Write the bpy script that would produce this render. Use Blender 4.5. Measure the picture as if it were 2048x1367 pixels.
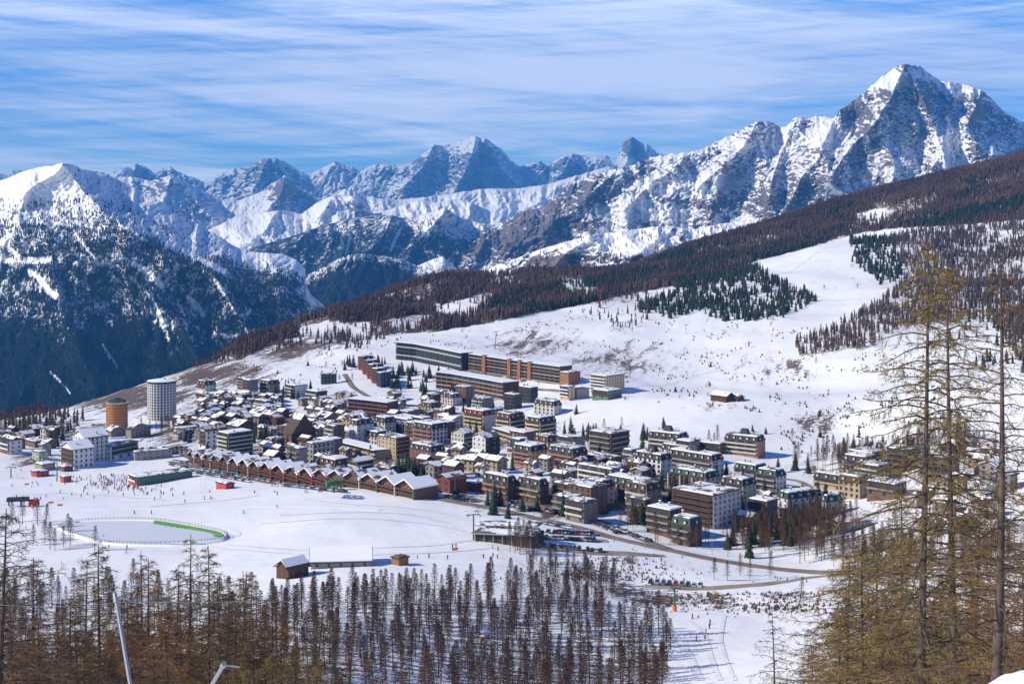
import bpy, bmesh, math, random
import numpy as np
from mathutils import Vector, Matrix
C = bpy.context
for o in list(bpy.data.objects): bpy.data.objects.remove(o)
scene = C.scene
# ---------------------------------------------------------------- camera, sky, sun, exposure
F = 2844.4; HY = 395.0; CAMZ = 200.0
cd = bpy.data.cameras.new('camera'); cam = bpy.data.objects.new('camera', cd)
scene.collection.objects.link(cam); scene.camera = cam
cam.location = (0, 0, CAMZ); cam.rotation_euler = (math.radians(90), 0, 0)
cd.lens = 50; cd.sensor_width = 36; cd.shift_y = -(683.5 - HY) / 2048.0
cd.clip_start = 0.5; cd.clip_end = 90000
SUN_AZ = math.radians(257)      # bearing of the sun, clockwise from +Y
SUN_EL = math.radians(33)
w = bpy.data.worlds.new("World"); scene.world = w; w.use_nodes = True
nt = w.node_tree; nt.nodes.clear(); L = nt.links
def N(t, **k):
    n = nt.nodes.new(t)
    for a, b in k.items(): setattr(n, a, b)
    return n
sky = N('ShaderNodeTexSky', sky_type='NISHITA', sun_disc=False, sun_elevation=SUN_EL, sun_rotation=SUN_AZ,
        altitude=2200, air_density=1.0, dust_density=0.1, ozone_density=4.0)
tint = N('ShaderNodeMix', data_type='RGBA', blend_type='MULTIPLY'); tint.inputs[0].default_value = 1
tint.inputs[7].default_value = (0.50, 1.04, 1.60, 1)
L.new(sky.outputs[0], tint.inputs[6])
tc = N('ShaderNodeTexCoord'); sep = N('ShaderNodeSeparateXYZ'); L.new(tc.outputs['Generated'], sep.inputs[0])
def M(op, a, b=None, c=None):
    n = N('ShaderNodeMath', operation=op)
    for i, v in enumerate((a, b, c)):
        if v is None: continue
        if isinstance(v, (int, float)): n.inputs[i].default_value = v
        else: L.new(v, n.inputs[i])
    return n.outputs[0]
def NZ(sx, sz, ofs, scale, detail=6, rough=.55, dist=0.0):
    cb = N('ShaderNodeCombineXYZ')
    L.new(M('MULTIPLY', sep.outputs[0], sx), cb.inputs[0])
    L.new(M('ADD', M('MULTIPLY', sep.outputs[2], sz), M('MULTIPLY', sep.outputs[0], ofs)), cb.inputs[1])
    L.new(sep.outputs[1], cb.inputs[2])
    n = N('ShaderNodeTexNoise'); n.inputs['Scale'].default_value = scale; n.inputs['Detail'].default_value = detail
    n.inputs['Roughness'].default_value = rough; n.inputs['Distortion'].default_value = dist
    L.new(cb.outputs[0], n.inputs['Vector']); return n.outputs[0]
def RMP(v, a, b):
    n = N('ShaderNodeMapRange', interpolation_type='SMOOTHSTEP')
    L.new(v, n.inputs[0]); n.inputs[1].default_value = a; n.inputs[2].default_value = b; return n.outputs[0]
big = NZ(2.2, 22, 1.5, 1.6, 5, .5, .6)
fine = NZ(3.0, 60, -3.0, 2.6, 9, .62, .5)
wisp = NZ(4.0, 60, 9.0, 4.5, 10, .68, 1.0)
hi = RMP(sep.outputs[2], 0.015, 0.10)
cov = M('ADD', M('MULTIPLY', big, 0.75), M('MULTIPLY', fine, 0.38))
cov = M('ADD', cov, M('MULTIPLY', wisp, 0.20))
cov = M('ADD', cov, M('MULTIPLY', hi, 0.10))
cf = M('MULTIPLY', M('MULTIPLY', RMP(cov, 0.535, 0.91), 0.86), RMP(sep.outputs[2], 0.42, 0.16))
cmx = N('ShaderNodeMix', data_type='RGBA'); L.new(cf, cmx.inputs[0]); L.new(tint.outputs[2], cmx.inputs[6])
cmx.inputs[7].default_value = (14.6, 14.5, 14.6, 1)
deep = N('ShaderNodeMix', data_type='RGBA', blend_type='MULTIPLY'); deep.inputs[0].default_value = 1; L.new(cmx.outputs[2], deep.inputs[6])
dk_ = N('ShaderNodeMix', data_type='RGBA'); L.new(RMP(sep.outputs[2], 0.12, 0.45), dk_.inputs[0]); dk_.inputs[6].default_value = (1, 1, 1, 1); dk_.inputs[7].default_value = (.24, .38, .62, 1); L.new(dk_.outputs[2], deep.inputs[7])
bg = N('ShaderNodeBackground'); bg.inputs[1].default_value = 0.1; L.new(deep.outputs[2], bg.inputs[0])
ow = N('ShaderNodeOutputWorld'); L.new(bg.outputs[0], ow.inputs[0])
sl = bpy.data.lights.new('sun', 'SUN'); sl.energy = 5.0; sl.angle = math.radians(0.53); sl.color = (1.0, 0.925, 0.755)
so = bpy.data.objects.new('sun', sl); scene.collection.objects.link(so)
sd = Vector((math.sin(SUN_AZ)*math.cos(SUN_EL), math.cos(SUN_AZ)*math.cos(SUN_EL), math.sin(SUN_EL)))
so.rotation_euler = sd.to_track_quat('Z', 'Y').to_euler(); so.location = (-300, 100, 900)
scene.view_settings.view_transform = 'Standard'; scene.view_settings.look = 'None'
scene.view_settings.exposure = 0.40; scene.view_settings.gamma = 1.0
# ---------------------------------------------------------------- helpers
rng = np.random.default_rng(7); random.seed(7)
col = scene.collection
def tag(o, label=None, cat=None, group=None, kind=None):
    if label: o['label'] = label
    if cat: o['category'] = cat
    if group: o['group'] = group
    if kind: o['kind'] = kind
    return o
def empty(name, loc=(0, 0, 0), rz=0.0):
    o = bpy.data.objects.new(name, None); col.objects.link(o); o.location = loc
    o.rotation_euler = (0, 0, rz); o.empty_display_size = 1; return o
def link(name, me, parent=None, loc=(0, 0, 0), rz=0.0, sc=None):
    o = bpy.data.objects.new(name, me); col.objects.link(o); o.parent = parent
    o.location = loc; o.rotation_euler = (0, 0, rz)
    if sc is not None: o.scale = sc
    return o
def px2(px, py, D): return np.array([(px-1024)/F*D, D, CAMZ-(py-HY)/F*D])
def mesh_np(name, V, faces, mats=(), midx=None, attrs=None, smooth=False):
    """faces: list of (n,k) int arrays; midx: list of arrays/ints per face array"""
    me = bpy.data.meshes.new(name); V = np.asarray(V, np.float32)
    me.vertices.add(len(V)); me.vertices.foreach_set('co', V.ravel())
    nl = sum(f.size for f in faces); nf = sum(len(f) for f in faces)
    me.loops.add(nl); me.polygons.add(nf)
    me.loops.foreach_set('vertex_index', np.concatenate([f.ravel() for f in faces]).astype(np.int32))
    st = []; s = 0
    for f in faces:
        st.append(s + np.arange(len(f))*f.shape[1]); s += f.size
    me.polygons.foreach_set('loop_start', np.concatenate(st).astype(np.int32))
    for m in mats: me.materials.append(m)
    if midx is not None:
        mi = np.concatenate([np.full(len(f), i) if np.isscalar(i) else i for f, i in zip(faces, midx)])
        me.polygons.foreach_set('material_index', mi.astype(np.int32))
    me.polygons.foreach_set('use_smooth', np.full(nf, smooth))
    if attrs:
        for k, a in attrs.items():
            at = me.attributes.new(k, 'FLOAT', 'POINT'); at.data.foreach_set('value', np.asarray(a, np.float32).ravel())
    me.update(calc_edges=True); me.validate(); return me
_perm = rng.permutation(512); _perm = np.concatenate([_perm, _perm])
_ga = rng.random(512)*2*np.pi; _gx = np.cos(_ga); _gy = np.sin(_ga)
def pn(x, y):
    x = np.asarray(x, float); y = np.asarray(y, float)
    xi = np.floor(x).astype(int); yi = np.floor(y).astype(int); xf = x-xi; yf = y-yi
    u = xf*xf*xf*(xf*(xf*6-15)+10); v = yf*yf*yf*(yf*(yf*6-15)+10)
    def g(ix, iy, dx, dy):
        h = _perm[(_perm[ix & 511]+iy) & 511]; return _gx[h]*dx+_gy[h]*dy
    a = g(xi, yi, xf, yf); b = g(xi+1, yi, xf-1, yf); c = g(xi, yi+1, xf, yf-1); d = g(xi+1, yi+1, xf-1, yf-1)
    return (a*(1-u)+b*u)*(1-v)+(c*(1-u)+d*u)*v
def fbm(x, y, o=5, g=.5, l=2.03):
    s = 0; a = 1; t = 0
    for i in range(o):
        s = s+a*pn(x+17.3*i, y-9.1*i); t += a; a *= g; x = x*l; y = y*l
    return s/t
def ridged(x, y, o=6, g=.5, l=2.07):
    s = 0; a = 1; t = 0
    for i in range(o):
        s = s+a*(1-np.abs(pn(x+31.7*i, y+11.9*i))*2.2); t += a; a *= g; x = x*l; y = y*l
    return s/t
def sst(a, b, x): t = np.clip((x-a)/(b-a), 0, 1); return t*t*(3-2*t)
def inpoly(px, py, poly):
    px = np.asarray(px, float); r = np.zeros(px.shape, bool); n = len(poly)
    for i in range(n):
        x1, y1 = poly[i]; x2, y2 = poly[(i+1) % n]
        if y1 == y2: continue
        c = ((y1 > py) != (y2 > py)) & (px < (x2-x1)*(py-y1)/(y2-y1)+x1); r ^= c
    return r
# ---------------------------------------------------------------- materials
def mat(name, color, rough=.8, metal=0.0, spec=.3, noise=None, bump=None):
    m = bpy.data.materials.new(name); m.use_nodes = True; t = m.node_tree
    b = t.nodes['Principled BSDF']; b.inputs['Roughness'].default_value = rough
    b.inputs['Metallic'].default_value = metal; b.inputs['Specular IOR Level'].default_value = spec
    b.inputs['Base Color'].default_value = (*color, 1)
    if noise:
        sc, amt, c2 = noise
        tc = t.nodes.new('ShaderNodeTexCoord'); n = t.nodes.new('ShaderNodeTexNoise'); n.inputs['Scale'].default_value = sc
        n.inputs['Detail'].default_value = 5
        r = t.nodes.new('ShaderNodeMapRange'); r.inputs[1].default_value = .35; r.inputs[2].default_value = .65; r.inputs[4].default_value = amt
        x = t.nodes.new('ShaderNodeMix'); x.data_type = 'RGBA'; x.inputs[6].default_value = (*color, 1); x.inputs[7].default_value = (*c2, 1)
        t.links.new(tc.outputs['Object'], n.inputs['Vector']); t.links.new(n.outputs[0], r.inputs[0])
        t.links.new(r.outputs[0], x.inputs[0]); t.links.new(x.outputs[2], b.inputs['Base Color'])
    return m
def nodes_of(m):
    t = m.node_tree
    def nn(ty, **k):
        n = t.nodes.new(ty)
        for a, b in k.items(): setattr(n, a, b)
        return n
    def lk(a, b): t.links.new(a, b)
    def ma(op, a, b=None):
        n = nn('ShaderNodeMath', operation=op)
        for i, v in enumerate((a, b)):
            if v is None: continue
            if isinstance(v, (int, float)): n.inputs[i].default_value = v
            else: lk(v, n.inputs[i])
        return n.outputs[0]
    def mr(v, a, b, c=0, d=1):
        n = nn('ShaderNodeMapRange', interpolation_type='SMOOTHSTEP'); lk(v, n.inputs[0])
        for i, q in enumerate((a, b, c, d)): n.inputs[i+1].default_value = q
        return n.outputs[0]
    def mix(f, a, b):
        n = nn('ShaderNodeMix', data_type='RGBA')
        for i, v in ((0, f), (6, a), (7, b)):
            if isinstance(v, (int, float)): n.inputs[i].default_value = v
            elif isinstance(v, tuple): n.inputs[i].default_value = (*v, 1)
            else: lk(v, n.inputs[i])
        return n.outputs[2]
    def noise(vec, sc, det=5, ro=.55, di=0):
        n = nn('ShaderNodeTexNoise'); n.inputs['Scale'].default_value = sc; n.inputs['Detail'].default_value = det
        n.inputs['Roughness'].default_value = ro; n.inputs['Distortion'].default_value = di; lk(vec, n.inputs['Vector']); return n.outputs[0]
    return t, nn, lk, ma, mr, mix, noise
SNOW = (.85, .85, .855)
# ---------------------------------------------------------------- near terrain: a heightfield through surveyed points
CP = []
def cp(*a):
    for px, py, D in a:
        p = px2(px, py, D); CP.append(p)
for x in (-40, 0, 40): CP.append(np.array([x, -20, CAMZ-1.0+0.02*x]))
CP.append(np.array([0, 0, CAMZ-2.2]))
for x in (-12, -4): CP.append(np.array([x, 12, CAMZ-6.0]))
CP.append(np.array([10, 12, CAMZ-5.4]))
for x in (-35, 0, 35): CP.append(np.array([x, 35, CAMZ-16.5]))
for x in (-90, -30, 40, 90): CP.append(np.array([x, 100, CAMZ-47]))
for x in (-140, -50, 50, 130): CP.append(np.array([x, 200, CAMZ-88+.03*x]))
for x in (-190, -60, 60, 190): CP.append(np.array([x, 300, CAMZ-115+.01*x]))
cp((-300, 1300, 420), (0, 1320, 400), (200, 1340, 400), (500, 1367, 340), (900, 1367, 372), (1250, 1380, 405), (1500, 1380, 370), (1800, 1350, 340), (2100, 1330, 330), (2500, 1250, 350))
cp((900, 1250, 455), (700, 1200, 490), (600, 1250, 420), (1100, 1190, 520), (1250, 1260, 470), (1350, 1255, 480), (1450, 1240, 490), (1550, 1260, 480), (1700, 1290, 430), (1350, 1215, 530))
cp((100, 1210, 520), (0, 1180, 540), (300, 1180, 545), (-300, 1150, 600))
cp((740, 1132, 560), (600, 1150, 545), (900, 1130, 570), (1000, 1110, 600), (450, 1125, 600), (1100, 1140, 580))
# snow pond, level at z = CAMZ-159
for px, D in ((60, 690), (150, 725), (280, 725), (400, 700), (480, 665), (400, 640), (280, 640), (150, 655)):
    CP.append(np.array([(px-1024)/F*D, D, CAMZ-159.0]))
cp((0, 1048, 695), (-200, 1030, 700), (-300, 960, 900), (50, 975, 860), (150, 965, 880), (300, 985, 820), (400, 955, 860), (550, 975, 800), (700, 1000, 740), (640, 1040, 680), (750, 1060, 660), (900, 1040, 690), (660, 975, 805), (820, 1000, 735))
cp((1000, 1060, 660), (1100, 1070, 655), (1200, 1085, 650), (1300, 1100, 640), (1450, 1130, 620), (1650, 1140, 610), (1400, 1182, 560), (1500, 1170, 570), (1250, 1170, 570))
cp((1100, 1015, 740), (1200, 1040, 715), (1400, 1075, 690), (1500, 1050, 720), (1600, 1040, 740), (1300, 1000, 770), (1450, 985, 790), (1600, 980, 800), (1100, 960, 830))
cp((160, 938, 960), (0, 905, 1010), (80, 900, 1040), (-300, 900, 1050), (220, 862, 1150), (300, 870, 1130), (400, 890, 1060), (500, 905, 1010), (600, 925, 950), (700, 930, 925), (800, 930, 915), (900, 930, 915), (1000, 930, 900))
cp((750, 850, 1160), (600, 850, 1150), (900, 865, 1100), (1050, 885, 1020), (1180, 905, 960), (1250, 930, 890), (1350, 950, 850), (1450, 910, 930), (1530, 910, 940), (1600, 945, 880), (1300, 900, 960), (1700, 975, 820))
cp((400, 820, 1240), (500, 825, 1230), (600, 800, 1280), (700, 810, 1260), (550, 780, 1330), (650, 765, 1360), (740, 770, 1340), (860, 725, 1450), (800, 800, 1290), (950, 800, 1270), (960, 768, 1345), (1050, 790, 1290))
cp((940, 740, 1390), (1050, 755, 1340), (1160, 768, 1290), (1220, 790, 1250), (1130, 830, 1150), (1120, 870, 1060), (1200, 840, 1110))
cp((1250, 800, 1190), (1400, 800, 1170), (1550, 798, 1150), (1650, 815, 1110), (1600, 860, 1020), (1400, 855, 1030), (1550, 870, 1000), (1700, 870, 1000), (1500, 782, 1300), (1400, 775, 1340), (1650, 775, 1290), (1300, 765, 1370))
cp((1400, 700, 1560), (1200, 700, 1570), (1000, 695, 1570), (1300, 640, 1780), (1140, 625, 1880), (1500, 620, 1800), (1500, 540, 2250), (1780, 468, 2480), (1680, 560, 1950), (1700, 640, 1600), (1700, 720, 1350), (1650, 500, 2300), (1350, 580, 2050), (980, 650, 1750), (860, 670, 1680))
cp((1850, 790, 1000), (2000, 800, 930), (1850, 650, 1500), (1900, 560, 1900), (2040, 480, 2200), (2000, 640, 1500), (2300, 600, 1400), (1850, 480, 2300))
cp((1700, 900, 930), (1850, 900, 860), (2000, 880, 830), (1950, 960, 720), (1800, 1000, 740), (1950, 1090, 570), (1750, 1090, 640), (2000, 1200, 440), (2300, 1000, 560), (2300, 820, 800), (1850, 1180, 500))
cp((700, 705, 1520), (560, 735, 1460), (450, 770, 1380), (350, 800, 1290), (640, 670, 1720), (750, 665, 1730), (620, 720, 1520))
CREST = [(-600, 848, 1300), (-300, 846, 1300), (0, 842, 1300), (110, 824, 1350), (180, 803, 1400), (260, 779, 1450), (340, 754, 1550), (440, 717, 1700), (540, 680, 1850), (640, 642, 2000), (727, 607, 2100), (840, 574, 2300), (1010, 553, 2550), (1181, 555, 2650), (1300, 529, 2750), (1366, 503, 2800), (1482, 470, 2850), (1614, 420, 2900), (1759, 382, 2950), (1904, 351, 3000), (2048, 316, 3000), (2300, 262, 3000), (2650, 200, 3000)]
cp(*CREST)
for px, py, D in CREST:
    p = px2(px, py, D); q = px2(px, py, D*1.12); CP.append(np.array([q[0], q[1], p[2]-70]))
    q = px2(px, py, D*1.3); CP.append(np.array([q[0], q[1], p[2]-260]))
cp((1250, 560, 2450), (1450, 500, 2650), (1600, 455, 2700), (1000, 570, 2350), (800, 610, 2050))
CP = np.array(CP); Xc = CP[:, :2]/1000.0
def _U(r2): return r2*np.log(r2+1e-12)
n = len(CP); K = _U(((Xc[:, None]-Xc[None])**2).sum(-1)); A = np.zeros((n+3, n+3))
A[:n, :n] = K+np.eye(n)*4e-5; Pm = np.c_[np.ones(n), Xc]; A[:n, n:] = Pm; A[n:, :n] = Pm.T
W = np.linalg.solve(A, np.r_[CP[:, 2], np.zeros(3)])
def zN(x, y):
    x = np.asarray(x, float); y = np.asarray(y, float); sh = np.broadcast(x, y).shape
    x = np.broadcast_to(x, sh).ravel(); y = np.broadcast_to(y, sh).ravel(); out = np.empty(len(x))
    for i in range(0, len(x), 60000):
        a = x[i:i+60000]/1000; b = y[i:i+60000]/1000
        r2 = (a[:, None]-Xc[None, :, 0])**2+(b[:, None]-Xc[None, :, 1])**2
        out[i:i+60000] = _U(r2)@W[:-3]+W[-3]+W[-2]*a+W[-1]*b
    out += fbm(x/70, y/70, 4)*1.6*sst(250, 420, y)+fbm(x/260+9, y/260, 3)*22*sst(1350, 1800, y)*sst(-400, 100, x+.25*y)
    out += ridged(x/55+y/110, y/150, 4)*1.5*sst(1180, 1350, y)+fbm(x/22, y/22, 3)*.8*sst(250, 420, y)*(1-.85*np.exp(-(((x+160)/210)**2+((y-730)/90)**2)))
    out += fbm(x/9, y/9, 3)*.45*sst(60, 10, y)+fbm(x/25, y/25, 3)*1.2*sst(400, 120, y)
    # wind-packed bank at the photographer's feet
    bk_ = CAMZ-3.19-.52*np.maximum(0, 3.42-x)+.12*np.maximum(0, x-3.42)-.5*(y-9.4)**2+.07*pn(x*2.5, y*2.5)+.03*pn(x*8, y*8)
    out = np.maximum(out, np.where(y < 16, bk_, -1e9))
    # knoll behind the mansard blocks and the gentle dome of the piste
    out += 3*np.exp(-(((x+95)/60)**2+((y-770)/28)**2))
    # the rounded snow hump above the mansard blocks
    out += 9*np.exp(-(((x-178)/105)**2+((y-1125)/52)**2))+5*np.exp(-(((x-60)/50)**2+((y-1165)/32)**2))
    return out.reshape(sh)
DG = np.exp(np.linspace(np.log(150), np.log(3350), 900)); PXG = np.arange(-120, 2181, 12.0)
_PY = []
for p in PXG:
    z = zN((p-1024)/F*DG, DG); _PY.append(np.minimum.accumulate(HY+(CAMZ-z)/DG*F))
_PY = np.array(_PY)
def Dat(px, py):
    i = min(max((px-PXG[0])/12.0, 0), len(PXG)-1.001); k = int(i); t = i-k
    d = [np.interp(-py, -_PY[j], DG) for j in (k, k+1)]
    return d[0]*(1-t)+d[1]*t
def G(px, py):
    """the ground point seen at photo position (px, py)"""
    D = Dat(px, py); x = (px-1024)/F*D; return Vector((x, D, float(zN(x, D))))
def proj(x, y, z): return 1024+x/y*F, HY+(CAMZ-z)/y*F
# grid
pxs = np.arange(-480, 2560, 4.0); Ds = np.concatenate([np.linspace(-14, 2.5, 24), np.linspace(3, 15.8, 110), np.exp(np.arange(np.log(16), np.log(3800), .0062))])
xx = (pxs[None]-1024)/F*np.maximum(Ds, 30)[:, None]*np.ones_like(Ds)[:, None]; 
xx = (pxs[None]-1024)/F*(np.maximum(Ds, 0)+12*np.exp(-np.maximum(Ds, 0)/40))[:, None]
yy = np.repeat(Ds[:, None], len(pxs), 1); zz = zN(xx, yy)
PXX, PYY = proj(xx, np.maximum(yy, 1), zz)
# how much bare earth shows through the snow, region by region (x, y, rx, ry, weight)
bare = np.zeros_like(xx)
for cx, cy, rx, ry, wt in [(250, 790, 190, 45, .8), (420, 745, 150, 40, .75), (560, 700, 130, 30, .6), (1060, 690, 130, 40, .55), (1250, 720, 170, 45, .50), (1100, 655, 120, 25, .35),
        (1560, 735, 120, 30, .45), (1680, 560, 120, 70, .22), (1150, 1150, 130, 32, .5), (1260, 1120, 60, 20, .5), (1400, 1200, 110, 22, .62), (1250, 1180, 70, 25, .6), (1330, 1200, 90, 20, .6), (1560, 1190, 80, 16, .5), (1620, 850, 80, 30, .55), (1700, 820, 60, 18, .5),
        (900, 690, 80, 20, .3), (1400, 985, 210, 50, .8), (1550, 1050, 140, 40, .6), (1130, 1000, 200, 40, .9), (700, 900, 300, 52, .95), (500, 855, 190, 40, .95), (980, 860, 150, 50, .85), (350, 880, 90, 25, .6), (1640, 940, 70, 25, .5), (1900, 900, 160, 60, .45), (1960, 760, 120, 60, .45), (1900, 600, 170, 120, .42), (1200, 600, 140, 16, .4), (830, 640, 160, 20, .35), (620, 690, 120, 18, .5), (1480, 640, 200, 60, .16), (80, 860, 130, 30, .75), (70, 920, 60, 18, .6), (1000, 750, 200, 22, .7), (1430, 810, 70, 18, .45), (800, 770, 90, 30, .35), (650, 790, 70, 22, .45), (1540, 1215, 90, 18, .4)]:
    bare = np.maximum(bare, wt*np.exp(-(((PXX-cx)/rx)**2+((PYY-cy)/ry)**2)))
FOREST = [  # photo outlines of the woods on the right-hand hillside (kept clear of the snow strips)
    [(440, 705), (640, 610), (840, 545), (1010, 520), (1181, 530), (1300, 500), (1482, 440), (1614, 390), (1759, 350), (1904, 320), (2060, 285), (2300, 230), (2300, 430), (2060, 440), (1900, 452), (1780, 458), (1700, 470), (1600, 500), (1520, 520), (1420, 555), (1330, 575), (1250, 590), (1150, 612), (1080, 625), (960, 648), (860, 665), (760, 668), (700, 680), (620, 690), (540, 688), (480, 720)]]
ev = np.zeros_like(xx)
fm = np.zeros_like(xx)
CLEAR = [[(560, 690), (600, 655), (650, 640), (720, 640), (760, 650), (720, 680), (640, 700)], [(1100, 556), (1180, 560), (1190, 592), (1120, 588)], [(870, 612), (960, 588), (1000, 600), (930, 636), (870, 645)], [(1690, 430), (1760, 420), (1790, 436), (1740, 448)], [(770, 645), (850, 625), (870, 640), (800, 662)], [(960, 560), (1040, 552), (1060, 562), (980, 578)]]
for f in FOREST: fm = np.maximum(fm, inpoly(PXX, PYY, f).astype(float))
def wob(x, y): return fbm(x/45, y/90, 3)*75, fbm(x/60+5, y/90, 3)*26
wx_, wy_ = wob(xx, yy)
for f in CLEAR: fm[inpoly(PXX+wx_, PYY+wy_, f)] = .22
idx = np.arange(xx.size).reshape(xx.shape); q = np.stack([idx[:-1, :-1], idx[:-1, 1:], idx[1:, 1:], idx[1:, :-1]], -1).reshape(-1, 4)
m_snow = mat('snow_ground', SNOW, .65, 0, .25)
t, nn, lk, ma, mr, mix, noise = nodes_of(m_snow)
ge = nn('ShaderNodeNewGeometry'); pos = ge.outputs['Position']
mp = nn('ShaderNodeMapping'); mp.inputs['Rotation'].default_value = (0, 0, math.radians(14)); mq = nn('ShaderNodeMapping'); mq.inputs['Scale'].default_value = (1, .16, .5); lk(pos, mp.inputs[0]); lk(mp.outputs[0], mq.inputs[0])
ab = nn('ShaderNodeAttribute', attribute_name='bare').outputs['Fac']; af = nn('ShaderNodeAttribute', attribute_name='wood').outputs['Fac']
n1 = noise(mq.outputs[0], .085, 8, .66, .5); n2 = noise(pos, .22, 8, .72); n3 = noise(pos, .012, 3)
s = ma('ADD', ma('MULTIPLY', n1, .62), ma('MULTIPLY', n2, .46)); s = ma('ADD', s, ma('MULTIPLY', ab, .40)); s = ma('ADD', s, ma('MULTIPLY', af, .24))
s = ma('ADD', s, ma('MULTIPLY', ma('SUBTRACT', noise(pos, .9, 6, .75), .5), .42)); bf = mr(s, .715, .765)
bf = ma('MULTIPLY', bf, mr(ma('ADD', ab, af), .06, .16))
earth = mix(noise(pos, .25, 6), (.075, .045, .03), (.19, .13, .085))
sn = mix(noise(pos, .03, 4), (.80, .80, .81), (.87, .87, .87))
# groomed and skied lanes: very soft, stretched
mp2 = nn('ShaderNodeMapping'); mp2.inputs['Rotation'].default_value = (0, 0, math.radians(25)); mp2.inputs['Scale'].default_value = (.08, 1, 1); lk(pos, mp2.inputs[0])
sn = mix(mr(noise(mp2.outputs[0], .30, 7, .7, 1.6), .47, .70, 0, .6), sn, (.66, .68, .72))
bs = t.nodes['Principled BSDF']; lk(mix(bf, sn, earth), bs.inputs['Base Color'])
bp = nn('ShaderNodeBump'); bp.inputs['Strength'].default_value = .35; bp.inputs['Distance'].default_value = .5
hh = ma('ADD', ma('MULTIPLY', noise(pos, .12, 8, .6), 2.0), ma('MULTIPLY', bf, .5)); lk(hh, bp.inputs['Height']); lk(bp.outputs[0], bs.inputs['Normal'])
me = mesh_np('snow_ground', np.stack([xx, yy, zz], -1).reshape(-1, 3), [q], [m_snow], attrs={'bare': bare, 'wood': fm}, smooth=True)
tag(link('snow_ground', me), kind='structure')
# ---------------------------------------------------------------- the mountains, each massif with its own distance and relief
VZ = -700.0
def mtn_mat(name, rock1, rock2, snow=(.86, .86, .87)):
    m = mat(name, snow, .75, 0, .2); t, nn, lk, ma, mr, mix, noise = nodes_of(m)
    ge = nn('ShaderNodeNewGeometry'); pos = ge.outputs['Position']
    r = nn('ShaderNodeAttribute', attribute_name='rock').outputs['Fac']; w = nn('ShaderNodeAttribute', attribute_name='wood').outputs['Fac']
    rk = mix(mr(noise(pos, .004, 6, .6), .35, .65), rock1, rock2)
    c = mix(mr(ma('ADD', r, ma('MULTIPLY', ma('SUBTRACT', noise(pos, .016, 8, .75), .5), 1.3)), .42, .58), snow, rk)
    wn = ma('ADD', w, ma('MULTIPLY', ma('SUBTRACT', noise(pos, .02, 6, .75), .5), 1.1))
    c = mix(mr(wn, .45, .6), c, (.010, .018, .030)); lk(c, t.nodes['Principled BSDF'].inputs['Base Color']); return m
MAPS = {}
RUNS = dict(left_mountain=[([(-20, 470), (25, 502), (42, 522), (100, 520)], 6), ([(-20, 516), (40, 524)], 5), ([(60, 546), (85, 565), (98, 585), (112, 592)], 6), ([(268, 528), (300, 548), (325, 572)], 5), ([(378, 596), (398, 615), (406, 634)], 5), ([(310, 610), (326, 650), (336, 680)], 3.5), ([(498, 518), (528, 514), (526, 532)], 5), ([(100, 745), (130, 775), (140, 790)], 3), ([(205, 690), (235, 735)], 3), ([(430, 560), (450, 590)], 4), ([(150, 470), (190, 520)], 3), ([(330, 480), (400, 520), (450, 545)], 7)],
    wooded_slopes=[([(642, 541), (620, 552), (612, 575), (622, 592), (655, 615)], 4), ([(880, 515), (872, 530), (850, 545)], 5), ([(700, 470), (690, 520)], 2.5), ([(800, 460), (780, 500)], 2.5)])
def rundist(name, x, y):
    s = np.ones(np.shape(x))
    for pts, wd in RUNS.get(name, ()):
        best = np.full(np.shape(x), 1e9)
        for (x1, y1), (x2, y2) in zip(pts[:-1], pts[1:]):
            dx, dy = x2-x1, y2-y1; t_ = np.clip(((x-x1)*dx+(y-y1)*dy)/(dx*dx+dy*dy), 0, 1); best = np.minimum(best, np.hypot(x-x1-t_*dx, y-y1-t_*dy))
        s = s*sst(wd*.6, wd*1.3, best)
    return s
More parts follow.
